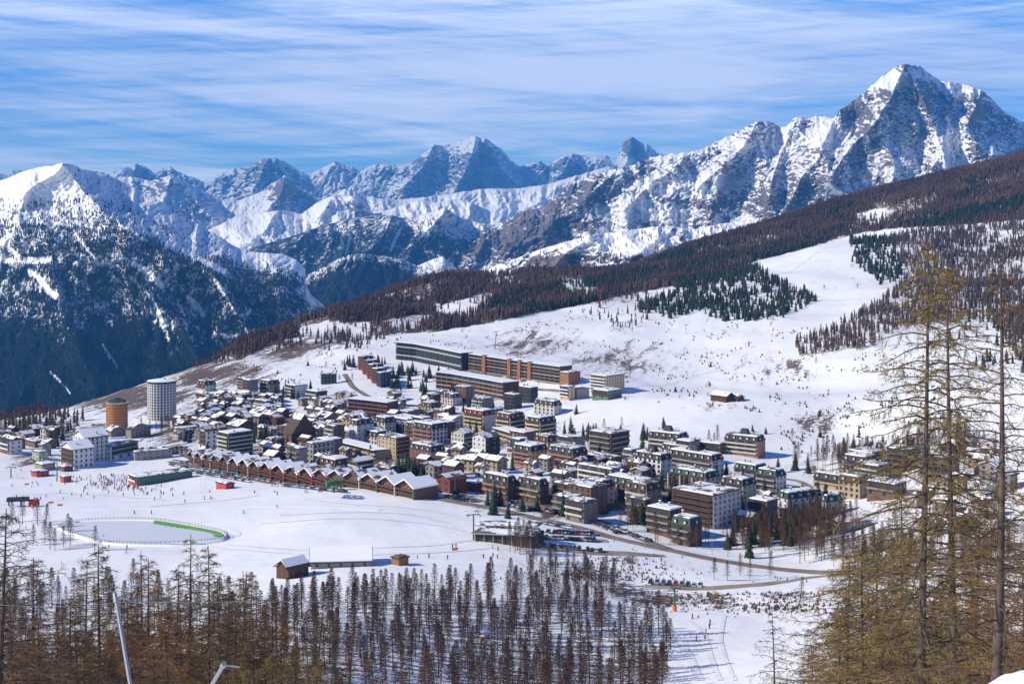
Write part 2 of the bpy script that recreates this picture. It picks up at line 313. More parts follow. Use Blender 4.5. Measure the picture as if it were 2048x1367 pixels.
def massif(name, crest, base, D0, D1, a, b, spurs=(), amp=200, ns=60, an=.45, jag=2.5, micro=.16, rbias=0., blobs=(), woods=(), step=1.6, nv=240, m=None, tilt=0, seed=0, g=1.0):
    px = np.arange(a, b, step); cx = [p[0] for p in crest]; cy = [p[1] for p in crest]
    pyc = np.interp(px, cx, cy)+jag*(ridged(px/22+seed, px*0+seed, 5, .6)-.55)*-2.0
    pyb = np.interp(px, [p[0] for p in base], [p[1] for p in base]); v = np.linspace(0, 1, nv)[:, None]
    PX = np.repeat(px[None], nv, 0); PY = pyb[None]+(pyc-pyb)[None]*v
    D = D0+(D1-D0)*v**g+tilt*(PX-(a+b)/2)
    wx = fbm(PX/90+seed, PY/90, 3)*45; wy = fbm(PX/80, PY/80+seed, 3)*45
    for pts, A_, w_ in spurs:
        best = np.full(PX.shape, 1e9)
        for (x1, y1), (x2, y2) in zip(pts[:-1], pts[1:]):
            dx, dy = x2-x1, y2-y1; tt = np.clip(((PX+wx*.4-x1)*dx+(PY+wy*.4-y1)*dy)/(dx*dx+dy*dy), 0, 1)
            best = np.minimum(best, np.hypot(PX+wx*.4-x1-tt*dx, PY+wy*.4-y1-tt*dy))
        D -= A_*np.exp(-best/w_)
    rg = ridged((PX+wx)/ns+seed*3.1, (PY+wy)*an/ns+seed, 7, .50)
    D -= amp*rg*sst(0, .1, 1-v*.92)
    D -= amp*micro*ridged((PX+wx*.2)/15+seed, (PY+PX*.35)/12, 4, .6)*sst(0, .06, 1-v)
    X = (PX-1024)/F*D; Z = CAMZ-(PY-HY)/F*D
    # surface slope for where snow can lie
    P3 = np.stack([X, D, Z], -1); du = np.gradient(P3, axis=1); dv = np.gradient(P3, axis=0)
    nr = np.cross(du, dv); nr /= np.linalg.norm(nr, axis=-1, keepdims=True)+1e-9; nz = np.abs(nr[..., 2])
    rock = (.66-nz)*.8+rbias+.10+(ridged((PX+wx*.3)/20+seed, (PY-PX*.3+wy*.2)/9, 5, .6)-.52)*.95+fbm(PX/28+5, PY/18+seed, 5)*.6+(rg-.55)*.55+fbm(PX/7+PY/14, PY/5+seed, 4)*.75
    wood = np.zeros_like(PX)
    for bx, by, rx, ry, wt in blobs: rock += wt*np.exp(-(((PX-bx+wx*.35)/rx)**2+((PY-by+wy*.3)/ry)**2))  # blobs set rock and snowfields, and darken shadowed faces through the colour
    for poly, wt in woods:
        k = inpoly(PX+wx*.5, PY+wy*.5, poly).astype(float)*wt
        for ax, sh in ((0, 2), (1, 3), (0, 5), (1, 6), (0, 10), (1, 12)): k = (np.roll(k, sh, ax)+np.roll(k, -sh, ax)+k)/3
        wood = np.maximum(wood, k)
    rd = rundist(name, PX+wx*.12, PY+wy*.12); wood = wood*rd-.3*(1-rd); rock = rock-1.0*(1-rd)
    # back side and front skirt
    rows = [np.stack([X, D, Z], -1)]
    bk = [];
    for kx in (1.03, 1.08, 1.2): bk.append(np.stack([X[-1]*kx, D[-1]*kx, Z[-1]-(kx-1)*D[-1]*.45], -1)[None])
    fr = np.stack([X[0]*.995, D[0]*.995, np.full(len(px), VZ-5)], -1)[None]
    V = np.concatenate([fr]+rows+bk, 0); R = np.concatenate([rock[:1], rock]+[rock[-1:]]*3, 0); Wd = np.concatenate([wood[:1], wood]+[wood[-1:]*0]*3, 0)
    idx = np.arange(V.shape[0]*V.shape[1]).reshape(V.shape[:2]); q = np.stack([idx[:-1, :-1], idx[:-1, 1:], idx[1:, 1:], idx[1:, :-1]], -1).reshape(-1, 4)
    me = mesh_np(name, V.reshape(-1, 3), [q], [m], attrs={'rock': R, 'wood': Wd}, smooth=True)
    MAPS[name] = (px, pyb, pyc, D); tag(link(name, me), kind='structure'); return PX, PY, D
def on_massif(name, x, y):
    px, pyb, pyc, D = MAPS[name]; i = np.clip(np.searchsorted(px, x), 0, len(px)-1)
    v = (y-pyb[i])/(pyc[i]-pyb[i]); j = np.clip((v*(D.shape[0]-1)).round().astype(int), 0, D.shape[0]-1)
    d = D[j, i]; return np.stack([(x-1024)/F*d, d, CAMZ-(y-HY)/F*d], -1), (v > 0) & (v < 1)
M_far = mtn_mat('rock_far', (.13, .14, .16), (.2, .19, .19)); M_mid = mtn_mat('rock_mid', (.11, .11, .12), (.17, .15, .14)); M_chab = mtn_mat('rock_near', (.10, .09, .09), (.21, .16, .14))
far_crest = [(-400, 360), (-60, 350), (0, 347), (18, 353), (22, 341), (47, 339), (80, 352), (200, 350), (227, 344), (249, 336), (274, 328), (289, 333), (311, 347), (322, 336), (340, 333), (358, 344), (388, 355), (406, 364), (421, 366), (432, 351), (468, 337), (494, 335), (512, 322), (534, 315), (560, 318), (585, 333), (618, 349), (636, 340), (669, 322), (700, 333), (720, 342), (747, 329), (771, 327), (791, 330), (822, 325), (846, 308), (870, 290), (885, 289), (901, 289), (918, 281), (940, 274), (952, 272), (973, 278), (1003, 298), (1020, 319), (1037, 334), (1048, 331), (1062, 326), (1078, 321), (1096, 332), (1106, 322), (1130, 308), (1143, 307), (1174, 313), (1201, 313), (1215, 310), (1232, 334), (1239, 301), (1249, 284), (1265, 274), (1280, 285), (1292, 288), (1299, 292), (1315, 306), (1345, 312), (1500, 330), (2600, 350)]
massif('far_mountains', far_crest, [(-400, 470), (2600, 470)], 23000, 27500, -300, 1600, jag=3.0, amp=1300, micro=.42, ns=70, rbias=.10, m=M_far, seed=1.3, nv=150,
    spurs=[([(870, 292), (850, 330), (800, 380)], 1500, 16), ([(952, 274), (935, 330), (900, 390)], 1400, 16), ([(973, 278), (1000, 330), (1035, 370)], 1300, 14), ([(534, 316), (520, 350), (500, 390)], 1100, 14), ([(534, 316), (570, 345), (600, 390)], 900, 12), ([(669, 323), (650, 360)], 900, 12), ([(1143, 308), (1110, 350)], 900, 12), ([(1265, 275), (1262, 300), (1250, 330)], 900, 10), ([(274, 329), (260, 370)], 900, 12)],
    blobs=[(900, 350, 95, 48, .42), (850, 330, 40, 35, .2), (990, 320, 25, 25, .3), (940, 287, 35, 13, -1.3), (1010, 345, 26, 12, -.5), (1262, 293, 22, 22, .9), (1298, 300, 14, 10, -1.2), (1255, 325, 35, 10, -1.6), (1145, 335, 35, 20, .5), (525, 335, 40, 22, .5), (275, 345, 30, 22, .5), (455, 365, 30, 18, .3), (770, 355, 40, 20, .1), (1080, 332, 30, 10, .7)])  # rock bias on the big face also paints its shadow
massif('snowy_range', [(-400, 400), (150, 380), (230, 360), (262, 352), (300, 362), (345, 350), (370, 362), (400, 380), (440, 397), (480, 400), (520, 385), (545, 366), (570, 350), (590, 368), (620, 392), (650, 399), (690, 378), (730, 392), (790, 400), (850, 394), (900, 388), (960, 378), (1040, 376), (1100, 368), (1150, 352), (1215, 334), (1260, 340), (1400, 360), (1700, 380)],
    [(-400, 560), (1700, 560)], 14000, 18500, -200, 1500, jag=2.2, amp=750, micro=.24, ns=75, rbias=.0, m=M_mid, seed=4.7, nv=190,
    spurs=[([(345, 350), (330, 400), (300, 450)], 700, 18), ([(345, 350), (395, 400), (430, 440)], 600, 16), ([(570, 350), (560, 390), (520, 430)], 800, 16), ([(570, 350), (620, 400), (650, 430)], 700, 14), ([(1150, 352), (1090, 400), (1000, 440)], 500, 25)],
    blobs=[(310, 378, 35, 26, .42), (395, 410, 30, 22, .5), (555, 385, 30, 26, .4), (600, 395, 24, 22, .4), (700, 392, 40, 16, -.3), (1030, 415, 100, 40, -.9), (640, 412, 45, 14, -.5), (340, 400, 50, 16, -.5), (480, 410, 45, 20, -.4), (770, 400, 60, 22, -.3), (1170, 365, 35, 18, .25), (930, 395, 45, 14, -.6)])
massif('snowy_hills', [(-400, 520), (300, 520), (380, 480), (420, 458), (455, 442), (486, 433), (530, 424), (567, 420), (603, 428), (634, 405), (668, 389), (706, 392), (730, 405), (747, 428), (800, 412), (836, 400), (873, 405), (910, 398), (935, 402), (976, 420), (1040, 440), (1200, 480), (1500, 500)],
    [(-400, 620), (1500, 620)], 10500, 13500, 250, 1200, jag=1.2, amp=420, ns=60, rbias=-.22, m=M_mid, seed=8.1, nv=150,
    spurs=[([(567, 420), (540, 450), (500, 480)], 450, 18), ([(706, 392), (740, 420), (765, 450)], 500, 14), ([(668, 389), (640, 430)], 400, 18)],
    blobs=[(735, 412, 28, 26, .5), (470, 455, 50, 14, -.3), (830, 408, 60, 10, -.4)],
    woods=[([(430, 470), (520, 455), (620, 450), (660, 440), (620, 480), (520, 500), (440, 500)], .32), ([(700, 420), (745, 425), (770, 440), (820, 428), (930, 430), (1000, 450), (1000, 600), (700, 600)], .55)])
massif('wooded_slopes', [(-400, 620), (430, 560), (490, 500), (530, 488), (580, 474), (622, 459), (660, 447), (700, 437), (747, 431), (785, 431), (805, 436), (850, 428), (890, 415), (925, 436), (960, 446), (1000, 452), (1060, 452), (1200, 460), (1500, 480)],
    [(-400, 760), (1500, 700)], 7800, 10500, 380, 1350, jag=1.2, amp=350, ns=70, rbias=-.10, m=M_mid, seed=2.2, nv=160,
    spurs=[([(785, 431), (760, 480), (700, 540)], 450, 22), ([(622, 459), (560, 520)], 300, 22), ([(890, 415), (830, 490), (800, 530)], 350, 22)],
    blobs=[(640, 540, 12, 16, -1.5), (870, 530, 22, 12, -1.5)],
    woods=[([(400, 500), (700, 440), (800, 438), (900, 455), (1100, 470), (1400, 480), (1400, 760), (400, 760)], .62)])
massif('wooded_knoll', [(300, 800), (590, 580), (607, 562), (620, 548), (644, 536), (682, 514), (713, 507), (754, 510), (805, 518), (835, 532), (860, 520), (885, 512), (905, 528), (930, 560), (1100, 640)],
    [(300, 820), (1100, 760)], 6300, 7400, 560, 1060, jag=1.4, amp=200, ns=70, rbias=-.15, m=M_mid, seed=6.6, nv=110,
    spurs=[([(713, 507), (700, 560)], 200, 30)], blobs=[(868, 532, 9, 10, -.8)],
    woods=[([(560, 480), (845, 500), (845, 760), (560, 760)], .75), ([(845, 500), (960, 500), (960, 700), (845, 700)], .62)])
massif('pyramid_mountain', [(700, 640), (860, 520), (925, 487), (976, 455), (1044, 424), (1078, 418), (1113, 390), (1147, 366), (1181, 349), (1232, 339), (1266, 330), (1283, 322), (1303, 315), (1337, 309), (1395, 303), (1444, 278), (1482, 261), (1515, 243), (1544, 245), (1564, 256), (1580, 246), (1593, 234), (1610, 238), (1639, 232), (1668, 238), (1680, 220), (1700, 208), (1713, 199), (1730, 183), (1759, 158), (1780, 142), (1796, 132), (1815, 130), (1838, 132), (1862, 150), (1883, 164), (1910, 166), (1937, 172), (1966, 183), (1987, 203), (2012, 228), (2048, 247), (2150, 290), (2300, 330), (2600, 380)],
    [(700, 760), (1100, 690), (1500, 600), (1800, 480), (2600, 430)], 7600, 10300, 820, 2500, jag=4.0, amp=560, ns=85, an=.5, micro=.18, rbias=.17, m=M_chab, seed=3.9, nv=330, step=1.5,
    spurs=[([(1815, 130), (1770, 220), (1700, 300), (1660, 350)], 650, 24), ([(1815, 130), (1850, 210), (1880, 300), (1900, 350)], 450, 20), ([(1966, 183), (1935, 260), (1990, 320)], 450, 20), ([(1680, 220), (1640, 290), (1660, 370), (1720, 420)], 520, 22), ([(1515, 243), (1470, 310), (1400, 370)], 480, 22), ([(1593, 234), (1560, 320), (1530, 400)], 450, 20), ([(1395, 303), (1330, 350), (1250, 420)], 400, 22), ([(1232, 339), (1150, 420), (1060, 480)], 420, 26), ([(1640, 300), (1600, 370), (1570, 420)], 350, 16), ([(1760, 250), (1790, 330), (1780, 400)], 320, 14)],
    blobs=[(1090, 440, 90, 45, .55), (1180, 390, 55, 35, .55), (980, 490, 90, 30, .5), (1380, 375, 75, 18, -1.6), (1270, 425, 90, 20, -1.3), (1900, 290, 26, 34, -1.5), (1775, 160, 35, 14, -1.3), (1860, 150, 30, 8, -1.2), (1925, 178, 40, 10, -1.4), (1600, 275, 50, 12, -.9), (1660, 262, 22, 22, -1.3), (1480, 290, 50, 12, -.6), (1710, 235, 28, 40, .45), (1690, 210, 22, 18, .5), (1300, 330, 22, 16, .5), (1290, 440, 30, 12, .7), (1990, 240, 40, 30, .2), (1850, 190, 60, 22, .35), (1960, 215, 30, 20, .4), (1220, 470, 80, 14, -.9), (1750, 345, 40, 12, -.4), (1450, 400, 70, 25, .25), (1340, 400, 50, 14, .3), (1500, 400, 120, 26, .3), (1100, 470, 120, 30, .35)],
    woods=[([(860, 470), (960, 440), (1060, 470), (1080, 540), (860, 640)], .45)])
massif('gully_hill', [(700, 640), (940, 560), (990, 530), (1060, 506), (1120, 486), (1180, 470), (1240, 462), (1290, 455), (1340, 452), (1390, 458), (1440, 448), (1500, 440), (1560, 440), (1700, 420), (1900, 400)],
    [(700, 700), (1900, 640)], 3900, 4700, 900, 1800, jag=1.5, amp=150, ns=70, an=.8, rbias=-.12, m=M_chab, seed=5.5, nv=120,
    spurs=[([(1180, 470), (1140, 500), (1100, 540)], 120, 18), ([(1340, 452), (1280, 500), (1200, 540)], 100, 25)],
    blobs=[(1110, 525, 90, 18, 1.1), (1260, 515, 110, 12, .6), (1300, 490, 90, 12, -.5), (1200, 485, 70, 12, -.6), (1120, 551, 80, 6, -1.6)])
massif('left_mountain', [(-500, 470), (-200, 420), (-60, 385), (0, 362), (37, 347), (73, 335), (106, 331), (124, 326), (150, 329), (165, 340), (205, 344), (227, 355), (256, 369), (293, 391), (329, 406), (366, 428), (402, 454), (439, 472), (472, 494), (512, 505), (567, 508), (593, 519), (612, 540), (609, 560), (622, 590), (651, 612), (700, 640), (800, 700)],
    [(-500, 960), (800, 840)], 4300, 6300, -420, 780, jag=2.0, amp=190, ns=110, an=.55, rbias=-.30, m=M_mid, seed=7.7, nv=330,
    spurs=[([(124, 326), (165, 380), (215, 430), (330, 510), (450, 560), (560, 600)], 420, 60), ([(124, 326), (90, 360), (40, 400)], 220, 30), ([(40, 450), (130, 510), (260, 520), (330, 540)], 220, 40), ([(250, 540), (330, 620), (400, 720)], 260, 40), ([(100, 560), (150, 680), (190, 780)], 240, 45), ([(430, 560), (480, 640), (520, 700)], 260, 35)],
    blobs=[(140, 350, 40, 18, .25), (80, 420, 110, 30, -1.2), (200, 440, 50, 30, .35), (30, 390, 60, 25, -.8), (300, 500, 40, 14, -.8), (400, 520, 60, 14, -.8), (20, 510, 30, 14, -1), (60, 522, 60, 7, -1.6), (85, 560, 14, 20, -1.5), (15, 480, 12, 20, -1.3), (290, 545, 14, 18, -1.3), (385, 615, 14, 22, -1.2), (530, 600, 12, 12, -.8), (325, 655, 8, 30, -.9)],
    woods=[([(-500, 460), (60, 470), (240, 460), (330, 470), (420, 520), (500, 520), (620, 540), (800, 640), (800, 900), (-500, 980)], .54), ([(-500, 600), (60, 620), (120, 680), (200, 640), (260, 600), (330, 640), (400, 700), (470, 660), (520, 690), (640, 640), (800, 680), (800, 900), (-500, 980)], .70), ([(330, 520), (420, 520), (560, 510), (620, 560), (640, 620), (560, 600), (420, 560)], .5), ([(90, 520), (260, 500), (330, 530), (200, 550)], .5)])  # lower weights are forest plus the flank's shade put into the colour
vp = mesh_np('valley_floor', [(-30000, 3000, VZ), (30000, 3000, VZ), (30000, 30000, VZ), (-30000, 30000, VZ)], [np.array([[0, 1, 2, 3]])], [M_far], attrs={'rock': [0]*4, 'wood': [.6]*4})
tag(link('valley_floor', vp), kind='structure')
hz = mat('haze', (1, 1, 1)); ht = hz.node_tree; ht.nodes.clear()
pv = ht.nodes.new('ShaderNodeVolumePrincipled'); om = ht.nodes.new('ShaderNodeOutputMaterial'); ht.links.new(pv.outputs[0], om.inputs['Volume'])
pv.inputs['Color'].default_value = (.09, .40, 1.0, 1); pv.inputs['Density'].default_value = 4.4e-5; pv.inputs['Anisotropy'].default_value = 0.0
x0, x1, y0, y1, z0, z1 = -31000, 31000, -400, 30500, VZ-9, 3400
hv = [(x, y, z) for z in (z0, z1) for y in (y0, y1) for x in (x0, x1)]
tag(link('haze', mesh_np('haze', hv, [np.array([[0, 2, 3, 1], [4, 5, 7, 6], [0, 1, 5, 4], [2, 6, 7, 3], [0, 4, 6, 2], [1, 3, 7, 5]])], [hz])), kind='stuff')
# ---------------------------------------------------------------- buildings
WC = dict(brick=(.52, .23, .08), white=(.62, .62, .62), cream=(.52, .42, .26), beige=(.42, .33, .22), tan=(.36, .27, .18), pink=(.36, .17, .13), red=(.20, .065, .05), brown=(.15, .09, .065), dark=(.06, .05, .05), grey=(.30, .29, .28), greybrown=(.20, .17, .15), green=(.10, .17, .12), orange=(.30, .14, .065), navy=(.035, .05, .065), yellow=(.55, .38, .10), offwhite=(.50, .47, .42), blue=(.10, .18, .35), wood=(.10, .048, .032), redbright=(.45, .05, .04), purple=(.20, .16, .28), stone=(.24, .21, .19), palegreen=(.36, .40, .36))
MW = {k: mat('render_'+k, v, .85, 0, .2, noise=(.25, .5, tuple(c*.78 for c in v))) for k, v in WC.items()}
m_rs = mat('roof_snow', (.85, .86, .88), .6, 0, .25); m_rd = mat('roof_dark', (.035, .036, .045), .7, noise=(.8, .7, (.06, .055, .06)))
m_rg = mat('roof_green', (.025, .055, .045), .65, noise=(.8, .7, (.05, .07, .06))); m_rr = mat('roof_red', (.14, .04, .03), .8); m_rb = mat('roof_brown', (.09, .055, .04), .8)
m_glass = mat('window_glass', (.03, .035, .045), .08, 0, .6); m_fr = mat('window_frame', (.5, .48, .45), .6); m_frb = mat('window_frame_brown', (.12, .07, .045), .7)
m_shade_frame = mat('balcony_shade_dark', (.05, .045, .045), .8); m_metal = mat('grey_metal', (.33, .35, .37), .45, .6); m_conc = mat('concrete', (.30, .27, .24), .9)  # dark tone: painted balcony shade, also some window frames and the depot wall
m_rs2 = mat('melting_roof_snow', (.84, .85, .86), .6, 0, .25)
t, nn, lk, ma, mr, mix, noise = nodes_of(m_rs2); ge_ = nn('ShaderNodeNewGeometry').outputs['Position']
lk(mix(mr(noise(ge_, .16, 7, .65), .50, .56), (.84, .85, .86), (.13, .10, .085)), t.nodes['Principled BSDF'].inputs['Base Color'])
RM = dict(dark=m_rd, green=m_rg, red=m_rr, brown=m_rb)
class MB:
    def __init__(s): s.v = []; s.f = []; s.m = []
    def box(s, x0, x1, y0, y1, z0, z1, m=0):
        b = len(s.v); s.v += [(x, y, z) for z in (z0, z1) for y in (y0, y1) for x in (x0, x1)]
        s.f += [(b, b+2, b+3, b+1), (b+4, b+5, b+7, b+6), (b, b+1, b+5, b+4), (b+2, b+6, b+7, b+3), (b, b+4, b+6, b+2), (b+1, b+3, b+7, b+5)]; s.m += [m]*6; return s
    def frus(s, a, z0, b_, z1, m=0, mt=None):
        """a, b_: (x0,x1,y0,y1) at z0, z1"""
        b = len(s.v)
        for (x0, x1, y0, y1), z in ((a, z0), (b_, z1)): s.v += [(x0, y0, z), (x1, y0, z), (x1, y1, z), (x0, y1, z)]
        s.f += [(b, b+3, b+2, b+1), (b+4, b+5, b+6, b+7), (b, b+1, b+5, b+4), (b+1, b+2, b+6, b+5), (b+2, b+3, b+7, b+6), (b+3, b, b+4, b+7)]; s.m += [m, m if mt is None else mt]+[m]*4; return s
    def poly(s, pts, m=0): b = len(s.v); s.v += pts; s.f.append(tuple(range(b, b+len(pts)))); s.m.append(m); return s
    def prism(s, prof, y0, y1, m=0, ax='y'):
        """profile in (x,z) extruded along y (or profile in (y,z) along x)"""
        n_ = len(prof); b = len(s.v)
        for y in (y0, y1): s.v += [((p[0], y, p[1]) if ax == 'y' else (y, p[0], p[1])) for p in prof]
        s.f += [tuple(range(b, b+n_)), tuple(range(b+2*n_-1, b+n_-1, -1))]+[(b+i, b+n_+i, b+n_+(i+1) % n_, b+(i+1) % n_) for i in range(n_)]; s.m += [m]*(n_+2); return s
    def cyl(s, cx, cy, r0, r1, z0, z1, n_=24, m=0, cap=True):
        b = len(s.v)
        for r, z in ((r0, z0), (r1, z1)): s.v += [(cx+r*math.cos(2*math.pi*i/n_), cy+r*math.sin(2*math.pi*i/n_), z) for i in range(n_)]
        s.f += [(b+i, b+(i+1) % n_, b+n_+(i+1) % n_, b+n_+i) for i in range(n_)]; s.m += [m]*n_
        if cap: s.f += [tuple(range(b+n_-1, b-1, -1)), tuple(range(b+n_, b+2*n_))]; s.m += [m, m]
        return s
    def tube(s, p, q, r0, r1=None, n_=6, m=0):
        V, Fq = segs([p], [q], [r0], [r0 if r1 is None else r1], n_); b = len(s.v); s.v += [tuple(v) for v in V]; s.f += [tuple(int(i)+b for i in f) for f in Fq]; s.m += [m]*len(Fq)
        s.f += [tuple(b+i for i in range(n_)), tuple(b+n_+i for i in range(n_))]; s.m += [m, m]; return s
    def mesh(s, name, mats):
        me = bpy.data.meshes.new(name); me.from_pydata(s.v, [], s.f)
        for m_ in mats: me.materials.append(m_)
        me.polygons.foreach_set('material_index', s.m)
        bm = bmesh.new(); bm.from_mesh(me); bmesh.ops.recalc_face_normals(bm, faces=bm.faces); bm.to_mesh(me); bm.free(); me.update(); return me
    def build(s, name, mats, parent=None, loc=(0, 0, 0), rz=0): return link(name, s.mesh(name, mats), parent, loc, rz)
def segs(P0, P1, R0, R1, k=3):
    P0 = np.asarray(P0, float); P1 = np.asarray(P1, float); R0 = np.asarray(R0, float); R1 = np.asarray(R1, float)
    d = P1-P0; d /= np.linalg.norm(d, axis=1, keepdims=True)+1e-9
    ref = np.where(np.abs(d[:, 2:3]) > .9, np.array([[1., 0, 0]]), np.array([[0, 0, 1.]]))
    u = np.cross(d, ref); u /= np.linalg.norm(u, axis=1, keepdims=True)+1e-9; v = np.cross(d, u); n = len(P0)
    V = np.empty((n, 2*k, 3))
    for j in range(k):
        a = 2*math.pi*j/k; o = u*math.cos(a)+v*math.sin(a); V[:, j] = P0+o*R0[:, None]; V[:, k+j] = P1+o*R1[:, None]
    b = np.arange(n)[:, None]*2*k
    F_ = np.concatenate([np.stack([b[:, 0]+j, b[:, 0]+(j+1) % k, b[:, 0]+k+(j+1) % k, b[:, 0]+k+j], -1) for j in range(k)])
    return V.reshape(-1, 3), F_
def winmesh(w_, h_, fr):   # faces local -y; frame proud of the wall, glass set in it
    b = MB(); t_ = .12; b.box(-w_/2, w_/2, -.06, .03, -h_/2, -h_/2+t_, 0).box(-w_/2, w_/2, -.06, .03, h_/2-t_, h_/2, 0).box(-w_/2, -w_/2+t_, -.06, .03, -h_/2+t_, h_/2-t_, 0).box(w_/2-t_, w_/2, -.06, .03, -h_/2+t_, h_/2-t_, 0)
    b.box(-w_/2+t_, w_/2-t_, -.03, .03, -h_/2+t_, h_/2-t_, 1); return b.mesh('window', [fr, m_glass])
WIN = dict(w=winmesh(1.35, 1.6, m_fr), b=winmesh(1.5, 1.7, m_frb), t=winmesh(1.5, 2.2, m_fr), d=winmesh(1.7, 1.9, m_shade_frame), s=winmesh(1.0, 1.2, m_shade_frame))
FOOT = []
def bld(label, pl, pm, pr, pyb, pyt, wall='white', roof='flat', rc='dark', face=('w', 'w'), th=45, cat='apartment block', kind='apartment_building', group=None, sp=3.9, fh=2.95, balc='white', wall2=None, ridge='x', pitch=.42, hmin=2.6, chim=True, dmax=26, pent=False, D=None):
    """a building whose nearest vertical corner stands at photo column pm; left face reaches pl, right face pr"""
    g = G(pm, pyb); mpp = g.y/F; th_ = math.radians(th)
    w_ = max(4.5, (pm-pl)*mpp/math.cos(th_)); d_ = min(dmax, max(5.0, (pr-pm)*mpp/math.sin(th_))); h = max(hmin, (pyb-pyt)*mpp)
    rz = -th_; c, s = math.cos(rz), math.sin(rz); ox, oy = w_/2, -d_/2
    loc = Vector((g.x-(c*ox-s*oy), g.y-(s*ox+c*oy), g.z)); FOOT.append((loc.x, loc.y, w_/2, d_/2, rz))
    e = empty(kind, loc, rz); tag(e, label, cat, group); X, Y = w_/2, d_/2; base = -9 if h > 7 else -4
    nf = max(1, int(round(h/fh))); fh = h/nf; mh = 0; WM = MW[wall]; W2 = MW[wall2] if wall2 else WM
    if roof == 'mansard' and nf > 2: mh = fh*1.15
    hw = h-mh; nf2 = max(1, int(round(hw/fh)))
    b = MB().box(-X, X, -Y, Y, base, hw, 0)
    # the right gable side may have a colour of its own
    if roof == 'gable':
        rh = (Y if ridge == 'x' else X)*pitch*1.0
        if ridge == 'x': b.prism([(-Y, hw), (Y, hw), (0, hw+rh)], -X, X, 0, 'x')
        else: b.prism([(-X, hw), (X, hw), (0, hw+rh)], -Y, Y, 0, 'y')
    b.build('wall', [WM], e)
    if wall2: MB().box(X+.003, X+.12, -Y+.003, Y-.003, base, hw-.05, 0).build('side_wall', [W2], e)
    # roof
    R = RM[rc]
    if roof == 'flat':
        r_ = MB().box(-X-.45, X+.45, -Y-.45, Y+.45, hw, hw+.45, 0).build('roof', [R], e)
        MB().frus((-X+.15, X-.15, -Y+.15, Y-.15), hw+.452, (-X+.7, X-.7, -Y+.7, Y-.7), hw+.95, 0).build('snow_cover', [random.choice((m_rs, m_rs2, m_rs2))], r_); zt = hw+.9
    elif roof == 'mansard':
        i_ = .9; r_ = MB().box(-X-.35, X+.35, -Y-.35, Y+.35, hw, hw+.25, 0).frus((-X-.25, X+.25, -Y-.25, Y+.25), hw+.252, (-X+i_, X-i_, -Y+i_, Y-i_), hw+mh, 0).build('roof', [R], e)
        MB().frus((-X+i_, X-i_, -Y+i_, Y-i_), hw+mh+.004, (-X+i_+.4, X-i_-.4, -Y+i_+.4, Y-i_-.4), hw+mh+.5, 0).build('snow_cover', [random.choice((m_rs, m_rs2, m_rs2))], r_); zt = hw+mh+.4
        dm = MB().box(-.8, .8, -.9, 1.2, 0, 1.7, 0).box(-.62, .62, -.96, -.902, .2, 1.45, 1).mesh('dormer', [R, m_fr])
        n_ = max(1, int(w_/4.6))
        for i in range(min(n_, 12)): link('dormer', dm, r_, (-X+(i+.5)*w_/n_, -Y+.45, hw+mh*.25))
        n_ = max(1, int(d_/5))
        for i in range(min(n_, 6)): link('dormer', dm, r_, (X-.45, -Y+(i+.5)*d_/n_, hw+mh*.25), math.pi/2)
        if pent: MB().frus((-3, 3, -2.2, 2.2), zt, (-2, 2, -1.4, 1.4), zt+3.4, 0).build('roof_turret', [R], e)
    else:
        ov = .9; ra = Y if ridge == 'x' else X; k = rh/ra; L_ = (X if ridge == 'x' else Y)+ov; A_ = ra+ov; zb = hw-ov*k
        prof = [(-A_, zb+.02), (-A_, zb+.30), (0, hw+rh+.30), (A_, zb+.30), (A_, zb+.02), (0, hw+rh+.02)]; r_ = MB().prism(prof, -L_, L_, 0, ridge if ridge == 'x' else 'y').build('roof', [R], e)
        a2 = A_-random.choice((.35, .9, 1.5)); pr2 = [(-a2, zb+.30+.25*k+.004), (-a2, zb+.62+.25*k), (0, hw+rh+.75), (a2, zb+.62+.25*k), (a2, zb+.30+.25*k+.004), (0, hw+rh+.304)]
        MB().prism(pr2, -L_+.2, L_-.2, 0, ridge if ridge == 'x' else 'y').build('snow_cover', [random.choice((m_rs, m_rs2, m_rs2))], r_); zt = hw+rh*.5
    if chim:
        cm = MB().box(-.4, .4, -.4, .4, -.8, 1.5, 0).box(-.5, .5, -.5, .5, 1.504, 1.7, 1).mesh('chimney', [m_conc, m_rs])
        for i in range(1 if w_ < 14 else (3 if w_ < 30 else 5)): link('chimney', cm, r_, (random.uniform(-X*.75, X*.75), random.uniform(-Y*.5, Y*.5), zt))
    # facades
    cnt = 0
    for fi, (st, L_, off) in enumerate(((face[0], w_, Y), (face[1], d_, X+(.12 if wall2 else 0)))):
        rot = 0 if fi == 0 else math.pi/2
        def at(u, out, z): return (u, -off-out, z) if fi == 0 else (off+out, u, z)
        if st == '-': continue
        nw = max(1, int(L_/sp)); kw = st[0].lower() if st[0].lower() in WIN else 'w'
        bal = st[0] == 'B' or (len(st) > 1 and st[1] == 'B')
        if bal:
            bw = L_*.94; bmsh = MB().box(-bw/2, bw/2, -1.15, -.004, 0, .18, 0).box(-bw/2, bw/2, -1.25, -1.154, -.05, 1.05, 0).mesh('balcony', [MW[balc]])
            rec_shade = MB().box(-bw/2, bw/2, -.03, -.002, .2, fh-.35, 0).mesh('balcony_shade_dark', [m_shade_frame])  # flat dark sheet on the wall, painted shade behind the balcony
